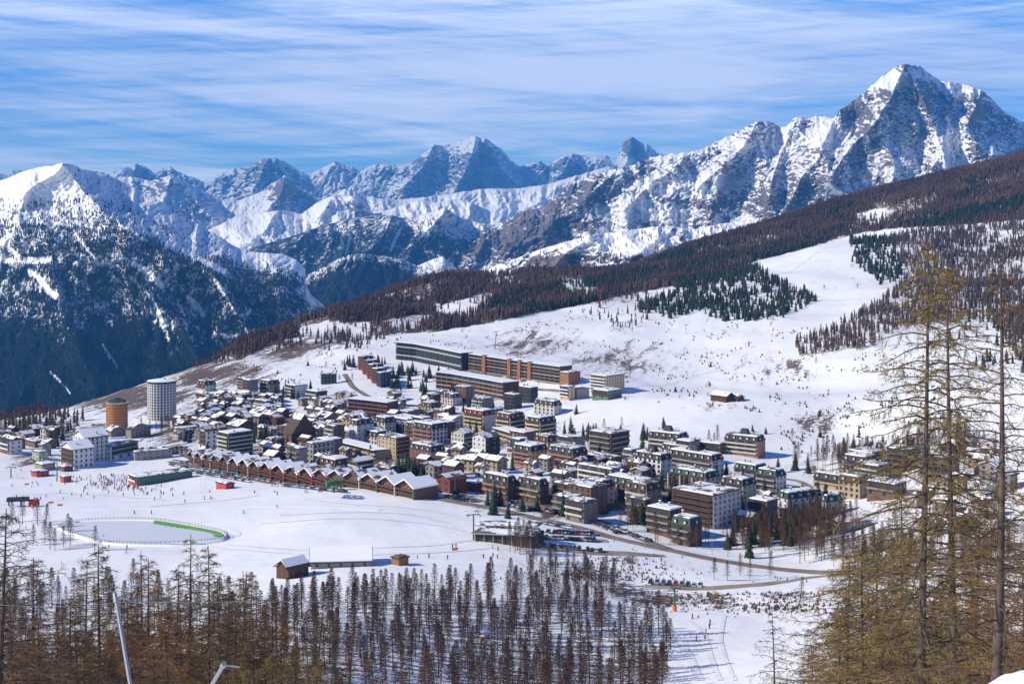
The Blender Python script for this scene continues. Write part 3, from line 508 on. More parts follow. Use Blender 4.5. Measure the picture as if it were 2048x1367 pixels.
        for f in range(nf2):
            z = f*fh+fh*.52
            if bal and (f > 0 or nf2 == 1):
                p = at(0, 0, f*fh); bo = link('balcony', bmsh, e, p, rot); link('recess_shade', rec_shade, bo)
            for i in range(nw):
                if cnt >= 96: break
                u = -L_/2+(i+.5)*L_/nw
                if 'g' in st and i % 3 == 2: continue
                if bal and i % 2: continue
                link('window', WIN[kw], e, at(u, .035 if bal else 0, z), rot); cnt += 1
    if 'P' in face[0]:
        n_ = max(2, int(w_/(sp*2))); pm_ = MB().box(-.22, .22, -1.32, -.004, -1, hw-.4, 0).mesh('pillar', [MW[balc]])
        for i in range(n_+1): link('pillar', pm_, e, (-X+.3+i*(w_-.6)/n_, -Y, 0))
    return e
def round_tower(label, px0, px1, pyb, pyt, wall, rows, cols, cap):
    pc = (px0+px1)/2; g = G(pc, pyb); mpp = g.y/F; r = (px1-px0)/2*mpp; h = (pyb-pyt)*mpp; e = empty('round_tower', (g.x, g.y+r, g.z)); tag(e, label, 'tower'); FOOT.append((g.x, g.y+r, r, r, 0))
    b = MB().cyl(0, 0, r, r, -8, h, 64).build('wall', [MW['brick' if wall == 'orange' else wall]], e)
    sh = MB(); n_ = 30
    for i in range(n_):
        a = 2*math.pi*i/n_; sh.tube((math.cos(a)*r, math.sin(a)*r, -2), (math.cos(a)*r, math.sin(a)*r, h-.3), .13, None, 4)
    sh.build('ribs', [MW['offwhite' if wall != 'orange' else 'brick']], e)
    if cap == 'white':
        rf = MB().cyl(0, 0, r+.15, r+.15, h+.004, h+1.6, 48, 0).cyl(0, 0, r+.7, r+.7, h+1.604, h+2.1, 48, 1).build('roof', [m_rd, m_conc], e); MB().cyl(0, 0, r+.2, r*.5, h+2.104, h+3.2, 32).build('snow_cover', [m_rs], rf)
        MB().cyl(r*.2, 0, .9, .9, h+3, h+4.4, 10).build('vent', [m_conc], rf)
    else:
        rf = MB().cyl(0, 0, r+.25, r+.7, h+.004, h+.9, 40, 1).cyl(0, 0, r*.98, r*.55, h+.904, h+3.0, 40, 0).cyl(0, 0, r*.5, r*.2, h+3.004, h+4.2, 24, 0).build('roof', [m_rg, m_fr], e)
        for a in range(0, 360, 45):
            if a % 90: MB().tube((math.cos(math.radians(a))*r*.9, math.sin(math.radians(a))*r*.9, h+.8), (math.cos(math.radians(a))*r*.9, math.sin(math.radians(a))*r*.9, h+3.2), .3, None, 6).build('chimney', [m_conc], rf)
    for j in range(cols):
        a = math.radians(-175+170*(j+.5)/cols)
        for i in range(rows):
            z = h*(i+.6)/(rows+.2); link('window', WIN['s' if wall == 'orange' else 'b'], e, (math.cos(a)*r, math.sin(a)*r, z), a+math.pi/2)
    return e
def path_building(kind, label, pts, depth, h, floors, wall, band, cat='apartment block', glazing='dark', pillars=None, roofm=None, endm=None, lift=0):
    """a long building whose front follows photo points; parapet bands alternate with dark recessed storeys"""
    P_ = [G(*p) for p in pts]; z0 = sum(p.z for p in P_)/len(P_); o = P_[0]; e = empty(kind, (o.x, o.y, o.z)); tag(e, label, cat)
    Q = []
    for i in range(len(P_)-1):
        k = max(1, int((P_[i+1]-P_[i]).length/14))
        for j in range(k): Q.append(P_[i].lerp(P_[i+1], j/k))
    Q.append(P_[-1]); Q = [q-o for q in Q]; n_ = len(Q)
    nr = []
    for i in range(n_):
        d = (Q[min(n_-1, i+1)]-Q[max(0, i-1)]); d.z = 0; d.normalize(); nr.append(Vector((-d.y, d.x, 0)))     # towards the back
    for q, nn_ in zip(Q, nr): FOOT.append((o.x+q.x+nn_.x*depth/2, o.y+q.y+nn_.y*depth/2, 8, depth/2, 0))
    def strip(f0, f1, za, zb, nm, mt, par=e, i0=0, i1=None):
        i1 = n_ if i1 is None else i1; V = []; Fc = []
        for i in range(i0, i1):
            a = Q[i]+nr[i]*f0; b = Q[i]+nr[i]*f1; V += [(a.x, a.y, a.z+za), (b.x, b.y, b.z+za), (b.x, b.y, b.z+zb), (a.x, a.y, a.z+zb)]
        m_ = i1-i0
        for i in range(m_-1):
            s = i*4; t_ = s+4; Fc += [(s+j, s+(j+1) % 4, t_+(j+1) % 4, t_+j) for j in range(4)]
        Fc += [(0, 3, 2, 1), (4*m_-4, 4*m_-3, 4*m_-2, 4*m_-1)]
        me = bpy.data.meshes.new(nm); me.from_pydata(V, [], Fc); me.materials.append(mt); me.update(); return link(nm, me, par)
    strip(.9, depth, -7, h, 'wall', MW[wall]); fh = h/floors
    for f in range(floors):
        strip(-.5, .893, f*fh-.1 if f else -5, f*fh+1.15, 'balcony', MW[band if isinstance(band, str) else band[f % len(band)]])
        strip(.86, .897, f*fh+1.2, f*fh+fh-.15, 'glazing', m_glass)
    rf = strip(-.7, depth+.4, h+.004, h+.5, 'roof', roofm or m_rd); strip(-.4, depth+.2, h+.504, h+1.0, 'snow_cover', m_rs, rf)
    wm = MB().box(-.09, .09, -1.1, -.45, 0, h, 0).mesh('divider', [MW[band if isinstance(band, str) else band[0]]])
    L_ = 0
    for i in range(0, n_-1):
        d = Q[i+1]-Q[i]; k = max(1, int(d.length/5.5))
        for j in range(k):
            p = Q[i].lerp(Q[i+1], j/k); link('divider', wm, e, (p.x+nr[i].x*.62, p.y+nr[i].y*.62, p.z), math.atan2(d.y, d.x))
    if pillars:
        pm_ = MB().box(-2.2, 2.2, -1.5, 2, -3, h+1.6, 0).mesh('stair_tower', [MW['orange']])
        for fr in pillars:
            i = int(fr*(n_-1)); d = Q[min(n_-1, i+1)]-Q[max(0, i-1)]; link('stair_tower', pm_, e, tuple(Q[i]), math.atan2(d.y, d.x))
    return e
round_tower('tall round white tower with rows of small windows', 288, 345, 842, 769, 'white', 13, 13, 'white')
round_tower('shorter round orange brick tower with a dark cap and pale rim', 207, 249, 860, 808, 'orange', 9, 14, 'cap')
path_building('curved_block', 'long dark curved block with white balcony lines, highest one behind the conifers', [(792, 718), (830, 722), (875, 731), (922, 742)], 14, 17, 4, 'dark', ('navy', 'palegreen'))
path_building('long_block', 'very long balconied block with orange stair towers on the slope', [(938, 740), (1000, 750), (1060, 759), (1120, 768)], 15, 15.5, 5, 'brown', ('stone', 'brown'), pillars=(.22, .45, .63, .82))
bld('orange end wing of the very long balconied block', 1120, 1137, 1162, 773, 746, 'orange', 'flat', 'brown', ('w', 'w'), sp=4)
path_building('curved_block', 'curved block with orange and cream balcony bands below the very long block', [(872, 777), (905, 781), (950, 789), (1006, 800)], 18, 15, 4, 'wood', ('stone', 'tan', 'orange', 'stone'))
path_building('long_block', 'low dark-red block with thin pale pillars and a snowy roof in the village centre', [(696, 828), (735, 832), (775, 837)], 16, 13, 4, 'red', ('red', 'brown'))
path_building('long_block', 'low beige shopping terrace with a snowy roof beside the white high-rise', [(665, 898), (705, 908), (750, 920)], 12, 6, 2, 'beige', 'beige')
path_building('long_block', 'cream arcaded terrace with snow on its roof below the cream towers', [(985, 872), (1030, 886), (1090, 902)], 14, 6, 2, 'cream', 'beige')
T = bld
T('lower stepped wing of the big white hotel with wooden balconies on its gable', 109, 148, 178, 938, 899, 'white', 'gable', 'dark', ('bB', 't'), balc='brown', ridge='y', pitch=.45, sp=3.4)
T('upper gabled wing of the big white hotel, rising behind its lower wing', 134, 172, 207, 925, 876, 'white', 'gable', 'dark', ('w', 't'), ridge='y', pitch=.45, sp=3.4)
T('long flat-roofed wing of the white hotel with window bands', 194, 222, 266, 921, 893, 'white', 'flat', 'dark', ('w', 'dB'), th=30, balc='grey', sp=3.4)
T('low grey terrace wing in shade at the end of the white hotel', 262, 270, 336, 921, 905, 'grey', 'flat', 'dark', ('w', 'w'), th=60, sp=4, dmax=44)  # wall grey: the mauve of this wing is only shade
T('windowless white box building in front of the round orange tower', 182, 184, 208, 878, 850, 'white', 'flat', 'dark', ('-', '-'), th=75, chim=False)
T('brick house with two snowy gables at the foot of the round orange tower', 206, 222, 246, 874, 862, 'stone', 'gable', 'brown', ('w', 'w'), cat='house', kind='house')
T('large grey gabled hall between the two round towers', 249, 262, 291, 877, 858, 'stone', 'gable', 'brown', ('-', 's'), cat='hall', kind='hall', th=35, pitch=.3)
T('grey-blue flat-roofed shed right of the white tower', 345, 352, 396, 872, 857, 'grey', 'flat', 'dark', ('-', '-'), th=60, cat='shed', kind='shed', chim=False)
T('red and white house at the very left edge of the village', -12, 19, 38, 909, 882, 'red', 'gable', 'dark', ('wB', 'w'), wall2='white', balc='white', cat='house', kind='house')
T('long low brown building with a snowy roof at the left edge', 36, 70, 92, 895, 884, 'brown', 'flat', 'brown', ('w', 'w'), cat='house', kind='house')
T('small grey house with a hipped snowy roof in front of the dark spruces', 76, 84, 98, 911, 890, 'grey', 'gable', 'dark', ('w', 'w'), cat='house', kind='house')
T('greenish stucco house on the terrace left of the white hotel', 57, 78, 92, 922, 905, 'palegreen', 'flat', 'dark', ('w', 'w'), cat='house', kind='house')
T('small brick lodge just below the gable of the white hotel', 114, 128, 142, 943, 935, 'red', 'flat', 'dark', ('w', 's'), cat='lodge', kind='lodge')
T('low stone terrace restaurant at the snow edge on the left', 62, 84, 104, 940, 930, 'tan', 'flat', 'dark', ('w', '-'), cat='restaurant', kind='restaurant')
T('red ski school kiosk with a dark roof at the snow edge', 56, 74, 92, 954, 945, 'redbright', 'flat', 'dark', ('w', 'w'), cat='kiosk', kind='kiosk', chim=False)
T('small red ticket hut standing alone on the snow', 117, 128, 136, 965, 955, 'redbright', 'flat', 'brown', ('w', 'w'), cat='hut', kind='hut', chim=False)
T('long green-walled restaurant with a snowy roof and red glazed front', 250, 274, 368, 972, 956, 'redbright', 'flat', 'dark', ('tB', '-'), th=52, cat='restaurant', kind='restaurant', balc='white', dmax=40, chim=False, wall2='green')
T('low red shelter with a white roof by the ski racks', 427, 452, 466, 978, 969, 'redbright', 'flat', 'dark', ('w', 'w'), cat='shelter', kind='shelter', chim=False)
T('flat-topped corner block with white balconies left and dark brown face right', 430, 457, 498, 917, 868, 'greybrown', 'flat', 'brown', ('dB', 'dB'), balc='offwhite', wall2='brown', sp=3.4)
T('brown and white gabled chalet-hotel left of the corner block', 394, 412, 430, 898, 862, 'white', 'gable', 'brown', ('bB', 'b'), balc='brown', ridge='y')
T('broad two-gabled snowy roof house above the corner block', 447, 475, 507, 868, 853, 'brown', 'gable', 'dark', ('w', 'w'), cat='house', kind='house')
T('steep dark brown A-shaped church-like hall with one long snowy slope', 563, 583, 626, 893, 866, 'brown', 'gable', 'brown', ('-', 'b'), ridge='x', pitch=1.1, cat='church', kind='church')
T('brown-fronted block with grey side in front of the A-shaped hall', 570, 597, 612, 936, 898, 'brown', 'flat', 'dark', ('wB', '-'), balc='stone', wall2='grey', sp=3.2)
T('pale block with two rows of square windows joined to the brown-fronted block', 610, 626, 664, 928, 888, 'grey', 'flat', 'dark', ('b', 'b'), sp=3.3, wall2='offwhite')
T('low white pavilion with green windows above the zigzag roofs', 534, 560, 571, 931, 912, 'offwhite', 'flat', 'dark', ('t', 'w'), cat='pavilion', kind='pavilion')
T('beige hotel with brown hipped roofs and arched balconies behind the zigzag roofs', 625, 670, 700, 947, 920, 'beige', 'mansard', 'brown', ('dB', 'd'), balc='beige', sp=3.2)
T('grey and beige hotel wing with wooden top gable right of the hipped-roof hotel', 696, 714, 744, 952, 924, 'grey', 'gable', 'brown', ('bB', 'bB'), balc='offwhite', ridge='y', sp=3.2)
T('dark timber house under a broad flat snow roof beside the spruce clump', 745, 775, 801, 956, 938, 'dark', 'gable', 'dark', ('d', 'w'), cat='house', kind='house', pitch=.25)
T('white high-rise with brown attic in the middle of the village', 697, 714, 744, 890, 841, 'white', 'mansard', 'brown', ('s', 's'), sp=5)
T('tall beige slab with two flat snow roofs', 752, 792, 818, 917, 877, 'beige', 'flat', 'brown', ('w', 'bB'), balc='pink', sp=3.3)
T('brown and mauve striped block whose right side is plain white', 823, 864, 893, 890, 849, 'greybrown', 'mansard', 'dark', ('wB', 'd'), balc='pink', wall2='white', sp=3.2)
T('dark brown brick-like block with white windows behind the spruce clump', 816, 862, 889, 932, 893, 'red', 'mansard', 'dark', ('w', '-'), wall2='grey', sp=3.0)
T('narrow white and dark block with a bright red roof corner', 901, 928, 946, 902, 868, 'offwhite', 'gable', 'dark', ('w', 'dB'), balc='grey', ridge='y', sp=3.2, wall2='dark')
T('white block with snowy gable and dark balconied side', 944, 971, 999, 915, 876, 'white', 'gable', 'dark', ('w', 'tB'), balc='dark', ridge='y', sp=3.2, wall2='navy')
T('cream tower with red-brown attic, leftmost of the three cream towers', 926, 966, 990, 862, 822, 'cream', 'mansard', 'red', ('bB', '-'), balc='cream', wall2='white', sp=3.1)
T('cream tower standing between the other two cream towers', 992, 1020, 1050, 870, 828, 'cream', 'mansard', 'brown', ('bB', 'bB'), balc='cream', sp=3.1, wall2='beige')
T('cream tower with purplish attic, rightmost of the three cream towers', 1052, 1080, 1113, 884, 836, 'cream', 'mansard', 'dark', ('bB', 'bB'), balc='cream', sp=3.1, wall2='beige')
T('stepped dark pyramid-shaped block with snow on its terraces', 1008, 1030, 1044, 818, 790, 'dark', 'flat', 'green', ('dB', 'd'), balc='dark')
T('lower dark terrace block in front of the curved orange block', 1038, 1062, 1076, 806, 776, 'navy', 'flat', 'green', ('dB', 'd'), balc='dark')
T('wide white block with a dark slanted attic and green balconies', 1068, 1108, 1124, 832, 803, 'offwhite', 'mansard', 'dark', ('d', 'w'), sp=3.8)
T('cream house-like block with a red snowy roof left of the grey box', 1120, 1138, 1150, 801, 774, 'cream', 'flat', 'red', ('wB', 'w'), balc='white')
T('plain grey windowless block beside the cream block', 1150, 1154, 1179, 798, 777, 'grey', 'flat', 'dark', ('-', '-'), th=70)
T('large cream block with red roof trim at the foot of the open slope', 1182, 1212, 1252, 790, 753, 'cream', 'flat', 'red', ('wB', 'w'), balc='white', sp=3.4)
T('dark green and timber block in front of the large cream block', 1186, 1216, 1246, 800, 783, 'green', 'flat', 'brown', ('bB', 'w'), balc='wood')
T('small white house under a square snow roof left of the cream towers', 882, 902, 926, 856, 841, 'white', 'gable', 'dark', ('w', 'w'), cat='house', kind='house', pitch=.3)
T('low beige building with orange tint below the snowy-gabled block', 905, 945, 982, 934, 922, 'beige', 'flat', 'dark', ('w', 'w'), cat='shop', kind='shop')
T('white two-storey chalet with timber upper floor beside the snowy bank', 903, 921, 948, 942, 925, 'white', 'gable', 'brown', ('bB', 'w'), balc='brown', cat='chalet', kind='chalet')
T('pink block with beige end wall at the top of the snowy bank', 1024, 1062, 1096, 937, 893, 'pink', 'mansard', 'dark', ('wB', 's'), balc='pink', wall2='beige', sp=3.1)
T('long pink block with dark attic right of the beige end wall', 1097, 1146, 1177, 942, 898, 'pink', 'mansard', 'dark', ('wB', 'wB'), balc='pink', sp=3.1)
T('tall brown block with broad grey balconies at the edge of the snow slope', 1181, 1222, 1262, 918, 868, 'brown', 'flat', 'brown', ('dB', 'dB'), balc='stone', sp=3.4)
T('low grey-brown terrace block under the tall brown block', 1168, 1222, 1246, 939, 918, 'stone', 'flat', 'dark', ('b', 'b'), sp=3)
T('pale blue-white office-like block with long window bands and a rounded snow roof', 1158, 1222, 1242, 982, 940, 'offwhite', 'flat', 'dark', ('tB', 't'), balc='white', sp=3.2)
T('white block with dark mansard roof, left one of the joined pair', 1272, 1322, 1346, 957, 910, 'white', 'mansard', 'dark', ('d', 'w'), sp=3.4, pent=True)
T('long dark balconied block with mansard roof joined to the white block', 1345, 1424, 1451, 958, 911, 'greybrown', 'mansard', 'dark', ('tB', 'w'), balc='grey', wall2='white', sp=3.4, pent=True)
T('pink-topped mansard block with roof turret on the snow, left of two alike', 1300, 1360, 1381, 910, 868, 'pink', 'mansard', 'dark', ('wB', 'w'), balc='offwhite', pent=True, th=35, sp=3.1)
T('pink-topped mansard block with roof turret casting its shadow on the snow, right of two alike', 1455, 1515, 1536, 917, 874, 'pink', 'mansard', 'dark', ('wB', 'w'), balc='offwhite', pent=True, th=35, sp=3.1)
T('long brown low block linking the two turreted pink blocks', 1371, 1440, 1456, 908, 889, 'brown', 'flat', 'dark', ('bB', '-'), balc='dark', th=35, sp=3.4)
T('green-roofed block with white pillars in front of the dark balconied block', 1345, 1412, 1443, 985, 946, 'brown', 'mansard', 'green', ('dP', 'w'), balc='white', wall2='white', sp=3.4)
T('green-roofed block with white pillars, left of the big flat-roofed hotel', 1216, 1284, 1312, 1008, 962, 'brown', 'mansard', 'green', ('dP', 'w'), balc='white', wall2='white', sp=3.4)
T('red-brown square block with skylights and a flat snow roof by the road', 1108, 1156, 1192, 1016, 974, 'red', 'flat', 'brown', ('bB', 'b'), balc='brown', sp=3.0)
T('long brown balconied block with dark attic, left half', 964, 1016, 1034, 999, 954, 'brown', 'mansard', 'dark', ('wB', '-'), balc='pink', sp=3.0)
T('long brown balconied block with cream balcony fronts, right half', 1034, 1080, 1098, 1008, 960, 'brown', 'mansard', 'dark', ('wB', 'w'), balc='tan', sp=3.0)
T('red-brown barn-like house at the end of the zigzag row', 871, 900, 932, 987, 960, 'red', 'gable', 'brown', ('b', '-'), ridge='y', cat='house', kind='house')
T('low red annex with pillars behind the barn-like house', 932, 950, 965, 984, 968, 'red', 'flat', 'brown', ('b', '-'), cat='annex', kind='annex')
T('big hotel with a wide flat snow roof, brown balconies left and white wall right', 1352, 1426, 1491, 1058, 992, 'wood', 'flat', 'brown', ('bB', 'w'), balc='wood', wall2='white', sp=3.3, dmax=40)
T('cream corner tower of the big flat-roofed hotel', 1352, 1358, 1378, 1022, 984, 'cream', 'flat', 'red', ('w', 's'), th=70, sp=3.2)
T('green-roofed balconied block between the white pair and the wood, left part', 1474, 1512, 1540, 972, 931, 'brown', 'mansard', 'green', ('dB', 'w'), balc='grey', sp=3.2)
T('green-roofed balconied block between the white pair and the wood, right part', 1518, 1552, 1577, 984, 942, 'brown', 'mansard', 'green', ('dB', 'w'), balc='grey', wall2='white', sp=3.2)
T('white block with dark green attic standing behind the bare larches', 1560, 1576, 1650, 1040, 986, 'white', 'mansard', 'green', ('w', 'w'), th=62, dmax=44, sp=3.4)
T('small dark green-roofed wing right of the white block behind the larches', 1648, 1654, 1690, 1034, 992, 'grey', 'mansard', 'green', ('w', 'w'), th=62, sp=3.4)
T('beige block with black attic near the right-hand larches', 1636, 1680, 1694, 981, 951, 'beige', 'mansard', 'dark', ('dB', 'w'), balc='beige', sp=3.4)
T('dark shingled block with snowy roof next to the beige block', 1690, 1730, 1745, 987, 958, 'brown', 'mansard', 'dark', ('dB', '-'), balc='stone', sp=3.4)
T('low brown block half hidden by the tall olive larch', 1745, 1790, 1822, 998, 970, 'brown', 'flat', 'dark', ('dB', 'w'), balc='stone')
T('long low building with a bare snow roof and chimneys left of the larches', 1674, 1680, 1748, 1068, 1046, 'grey', 'gable', 'dark', ('w', 'w'), th=66, ridge='y', dmax=40, pitch=.3)
T('timber and concrete block with green flat roof, left one below the big hotel', 1297, 1340, 1371, 1076, 1022, 'brown', 'flat', 'green', ('bB', 'd'), balc='stone', sp=3.4)
T('timber and concrete block with green slanted roof, right one below the big hotel', 1346, 1380, 1408, 1093, 1038, 'brown', 'mansard', 'green', ('bB', 'd'), balc='stone', sp=3.4)
T('brown block with a snow-topped roof behind the lone dark spruces', 1256, 1290, 1305, 1040, 1001, 'brown', 'flat', 'green', ('wB', 'd'), balc='stone', sp=3.2)
T('round-fronted glass block right of the tall brown block', 1247, 1262, 1281, 938, 901, 'palegreen', 'flat', 'green', ('tB', 'tB'), balc='palegreen', sp=2.4)
T('stepped dark blue block, lowest step among conifers', 752, 762, 781, 775, 746, 'navy', 'flat', 'dark', ('-', 'w'), sp=3.6)
for i_, nm in enumerate(('second', 'third', 'fourth', 'topmost')):
    T('%s step of the terraced red and dark blue block climbing the slope' % nm, 742-i_*9, 754-i_*9, 772-i_*9, 768-i_*9, 738-i_*8, 'red', 'flat', 'dark', ('bB', '-'), balc='red', wall2='navy', sp=3)
T('flat dark block with white balcony lines on the upper left slope, left of a pair', 567, 590, 612, 797, 772, 'dark', 'flat', 'dark', ('dB', '-'), balc='offwhite', wall2='white')
T('flat dark block with white balcony lines on the upper left slope, right of a pair', 608, 634, 652, 805, 784, 'dark', 'flat', 'dark', ('dB', 'w'), balc='offwhite')
T('dark green block with small white windows above the flat dark pair', 640, 644, 672, 769, 749, 'navy', 'flat', 'dark', ('-', 'w'), th=70, sp=3.2)
T('dark slab with white windows at the left side of the old houses', 503, 532, 545, 824, 803, 'dark', 'flat', 'dark', ('tB', 'w'), balc='offwhite')
T('white-sided dark block just right of the dark slab', 527, 545, 566, 824, 811, 'offwhite', 'flat', 'dark', ('t', 'w'))
T('brown-white chalet with red roof edge above the spruces', 518, 540, 560, 848, 830, 'white', 'gable', 'red', ('bB', 'w'), balc='brown', cat='chalet', kind='chalet')
T('sports hall with a broad flat white snow roof in the village centre', 775, 815, 846, 838, 824, 'stone', 'flat', 'dark', ('t', 'w'), cat='hall', kind='hall')
T('second hall under a wide snow roof left of the striped block', 770, 815, 848, 852, 840, 'dark', 'flat', 'dark', ('t', 'w'), cat='hall', kind='hall')
T('orange-timber gabled house in the centre, below the wide snow roofs', 785, 800, 816, 866, 850, 'wood', 'gable', 'brown', ('b', 'w'), ridge='y', cat='house', kind='house')
T('reddish house with snow roof above the red long block', 625, 650, 678, 850, 836, 'pink', 'gable', 'red', ('w', 'w'), cat='house', kind='house')
T('brown terrace of shops left of the white high-rise', 655, 680, 697, 868, 856, 'brown', 'flat', 'dark', ('w', 'w'), cat='shop', kind='shop')
T('group of timber chalets alone on the open slope, larger one', 1425, 1452, 1472, 805, 793, 'wood', 'gable', 'brown', ('b', 'b'), cat='chalet', kind='chalet')
T('small timber chalet beside the larger one alone on the open slope', 1462, 1476, 1490, 803, 795, 'wood', 'gable', 'brown', ('b', 'b'), cat='chalet', kind='chalet')
T('brown timber chalet with a grey roof at the top edge of the lower wood', 548, 577, 612, 1158, 1138, 'wood', 'gable', 'dark', ('b', 's'), ridge='y', cat='chalet', kind='chalet', pitch=.65)
T('long low shed under a smooth snow roof behind the timber chalet', 612, 622, 740, 1138, 1124, 'grey', 'gable', 'dark', ('-', 's'), ridge='y', th=84, cat='shed', kind='shed', dmax=30, pitch=.35, chim=False)
T('small open timber hut on the knoll above the larch wood', 790, 798, 812, 1131, 1119, 'orange', 'flat', 'brown', ('-', '-'), cat='hut', kind='hut', chim=False)
# the modern depot with two slanting snow roofs beside the piste
g = G(948, 1082); e = empty('depot', g, math.radians(-20)); tag(e, 'long flat modern building with two slanting snow roofs beside the car park', 'depot'); FOOT.append((g.x+16, g.y+8, 20, 12, 0))
MB().box(0, 27, .8, 17, -4, 3.4, 0).build('wall', [m_shade_frame], e); r_ = MB().prism([(-1, 3.41), (28, 4.6), (28, 5.1), (-1, 3.9)], -1, 9, 0).prism([(-4, 4.2), (26, 5.9), (26, 6.4), (-4, 4.7)], 10.5, 19, 0).build('roof', [m_metal], e)
MB().prism([(-.6, 3.93), (27.6, 5.1), (27.4, 5.6), (-.2, 4.4)], -.7, 8.7, 0).prism([(-3.6, 4.73), (25.6, 6.4), (25.4, 6.9), (-3.4, 5.2)], 10.8, 18.7, 0).build('snow_cover', [random.choice((m_rs, m_rs2, m_rs2))], r_)
for i in range(7): MB().box(-.15, .15, -.1, .2, -3, 3.6+i*.16, 0).build('column', [m_conc], e, (i*4.3+.5, 0, 0))
# the row of identical gabled units under one zigzag roof line
a_, b_ = [(375, 928), (415, 933), (560, 958), (640, 972), (740, 984), (832, 999)], None
def interp_path(pts, n_):
    xs = np.array([p[0] for p in pts], float); ys = np.array([p[1] for p in pts], float); t = np.linspace(0, 1, n_); u = np.concatenate([[0], np.cumsum(np.hypot(np.diff(xs), np.diff(ys)))]); u /= u[-1]
    return [(float(np.interp(k, u, xs)), float(np.interp(k, u, ys))) for k in t]
ORD = ['leftmost', 'second from the left', 'third from the left', 'fourth from the left', 'fifth from the left', 'sixth from the left', 'seventh from the left', 'eighth from the left', 'ninth from the left', 'ninth from the right', 'eighth from the right', 'seventh from the right', 'sixth from the right', 'fifth from the right', 'fourth from the right', 'third from the right', 'second from the right', 'rightmost']
pa_, pb_ = G(378, 929), G(832, 999); P18 = []
for i in range(19):
    f_ = i/18; c_ = pa_.lerp(pb_, f_); c_.x -= 7*math.sin(f_*math.pi); c_.y -= 7*math.sin(f_*math.pi); c_.z = float(zN(c_.x, c_.y)); P18.append(c_)
for _ in range(3):
    for i in range(1, 18): P18[i].z = (P18[i-1].z+P18[i].z+P18[i+1].z)/3
for i in range(18):
    p, q = P18[i], P18[i+1]; d = q-p; W_ = math.hypot(d.x, d.y)-.1; rz = math.atan2(d.y, d.x); c = (p+q)/2; hh = 5.4; e = empty('gabled_unit', c, rz)
    red = 8 <= i <= 12; tag(e, '%s unit of the long zigzag-roofed row%s' % (ORD[i], ', with red strips' if red else ' by the snow'), 'terraced chalet', 'gabled units of the zigzag row')
    FOOT.append((c.x, c.y, W_/2+1, 8, rz)); h2 = W_/2; rh = h2*.5
    MB().prism([(-h2, -5), (h2, -5), (h2, hh), (0, hh+rh), (-h2, hh)], 0, 15, 0).build('wall', [MW['wood' if i < 13 else 'brown']], e)
    r_ = MB().prism([(-h2-.02, hh), (-h2-.02, hh+.35), (0, hh+rh+.35), (h2+.02, hh+.35), (h2+.02, hh), (0, hh+rh+.02)], -2.0, 15.5, 0).build('roof', [m_rr if red else m_rb], e)
    MB().prism([(-h2, hh+.354), (-h2, hh+1.1), (0, hh+rh+.95), (h2, hh+1.1), (h2, hh+.354), (0, hh+rh+.354)], -1.7, 15.2, 0).build('snow_cover', [random.choice((m_rs, m_rs2, m_rs2))], r_)
    for f in (2.0, 3.9): MB().box(-h2+.3, h2-.3, -1.5, -.004, f, f+.15, 0).box(-h2+.3, h2-.3, -1.6, -1.504, f-.05, f+.95, 0).build('balcony', [MW['wood']], e)
    for f in (1.1, 3.1, 5.0):
        for u in (-.25, .25): link('window', WIN['t' if f > 2 else 'd'], e, (u*W_, 0, f))
    MB().box(-.3, .3, -1.75, -.4, -1, hh, 0).build('facade_strip', [MW['redbright'] if red else (MW['offwhite'] if i % 2 == 0 else MW['green'])], e, (h2-.35, 0, 0))
# old village houses, small and close together
HL = ['snow-roofed old house with timber front', 'small stone house with a snowy gable', 'low whitewashed house under thick snow', 'narrow brown chalet with steep snowy roof']
nh = 0
def free(x, y, rad):
    for fx, fy, a, b, rz in FOOT:
        c, s = math.cos(-rz), math.sin(-rz); dx, dy = x-fx, y-fy; lx, ly = c*dx-s*dy, s*dx+c*dy
        if abs(lx) < a+rad and abs(ly) < b+rad: return False
    return True
ZH = [(400, 560, 800, 850, 46, 'among the old houses on the upper left'), (620, 760, 835, 880, 16, 'between the red long block and the white high-rise'), (345, 440, 845, 880, 12, 'right of the round white tower'), (760, 900, 800, 850, 12, 'above the village centre'), (460, 700, 870, 940, 16, 'behind the zigzag-roofed row'), (850, 1000, 905, 960, 10, 'below the cream towers'), (1050, 1250, 940, 1000, 8, 'between the pink blocks and the road'), (1860, 2040, 900, 1080, 12, 'behind the tall larches on the right'), (560, 700, 800, 840, 8, 'on the slope above the spruces'), (1130, 1300, 935, 970, 5, 'under the mansard blocks'), (0, 110, 868, 900, 8, 'at the left end of the village'), (1440, 1540, 980, 1060, 3, 'between the green-roofed blocks and the larches')]
for x0, x1, y0, y1, k, where in ZH:
    k = int(k*1.6)
    for _ in range(k*9):
        if k <= 0: break
        px, py = random.uniform(x0, x1), random.uniform(y0, y1); g = G(px, py)
        if not free(g.x, g.y+4, 5.2): continue
        k -= 1; nh += 1; v = random.randrange(4); s_ = random.uniform(.7, 1.25)*8.8*F/g.y; wa = ['wood', 'stone', 'offwhite', 'brown', 'tan'][random.randrange(5)]
        bld(HL[v]+' '+where, px-s_*.62, px, px+s_*.55, py, py-random.uniform(4.5, 8)*F/g.y, wa, 'gable', random.choice(['brown', 'dark', 'brown']), ('b', 'b'), th=random.choice([40, 45, 50, 35]), cat='house', kind='house', group='small old houses '+where, ridge=random.choice('xy'), sp=3.2)
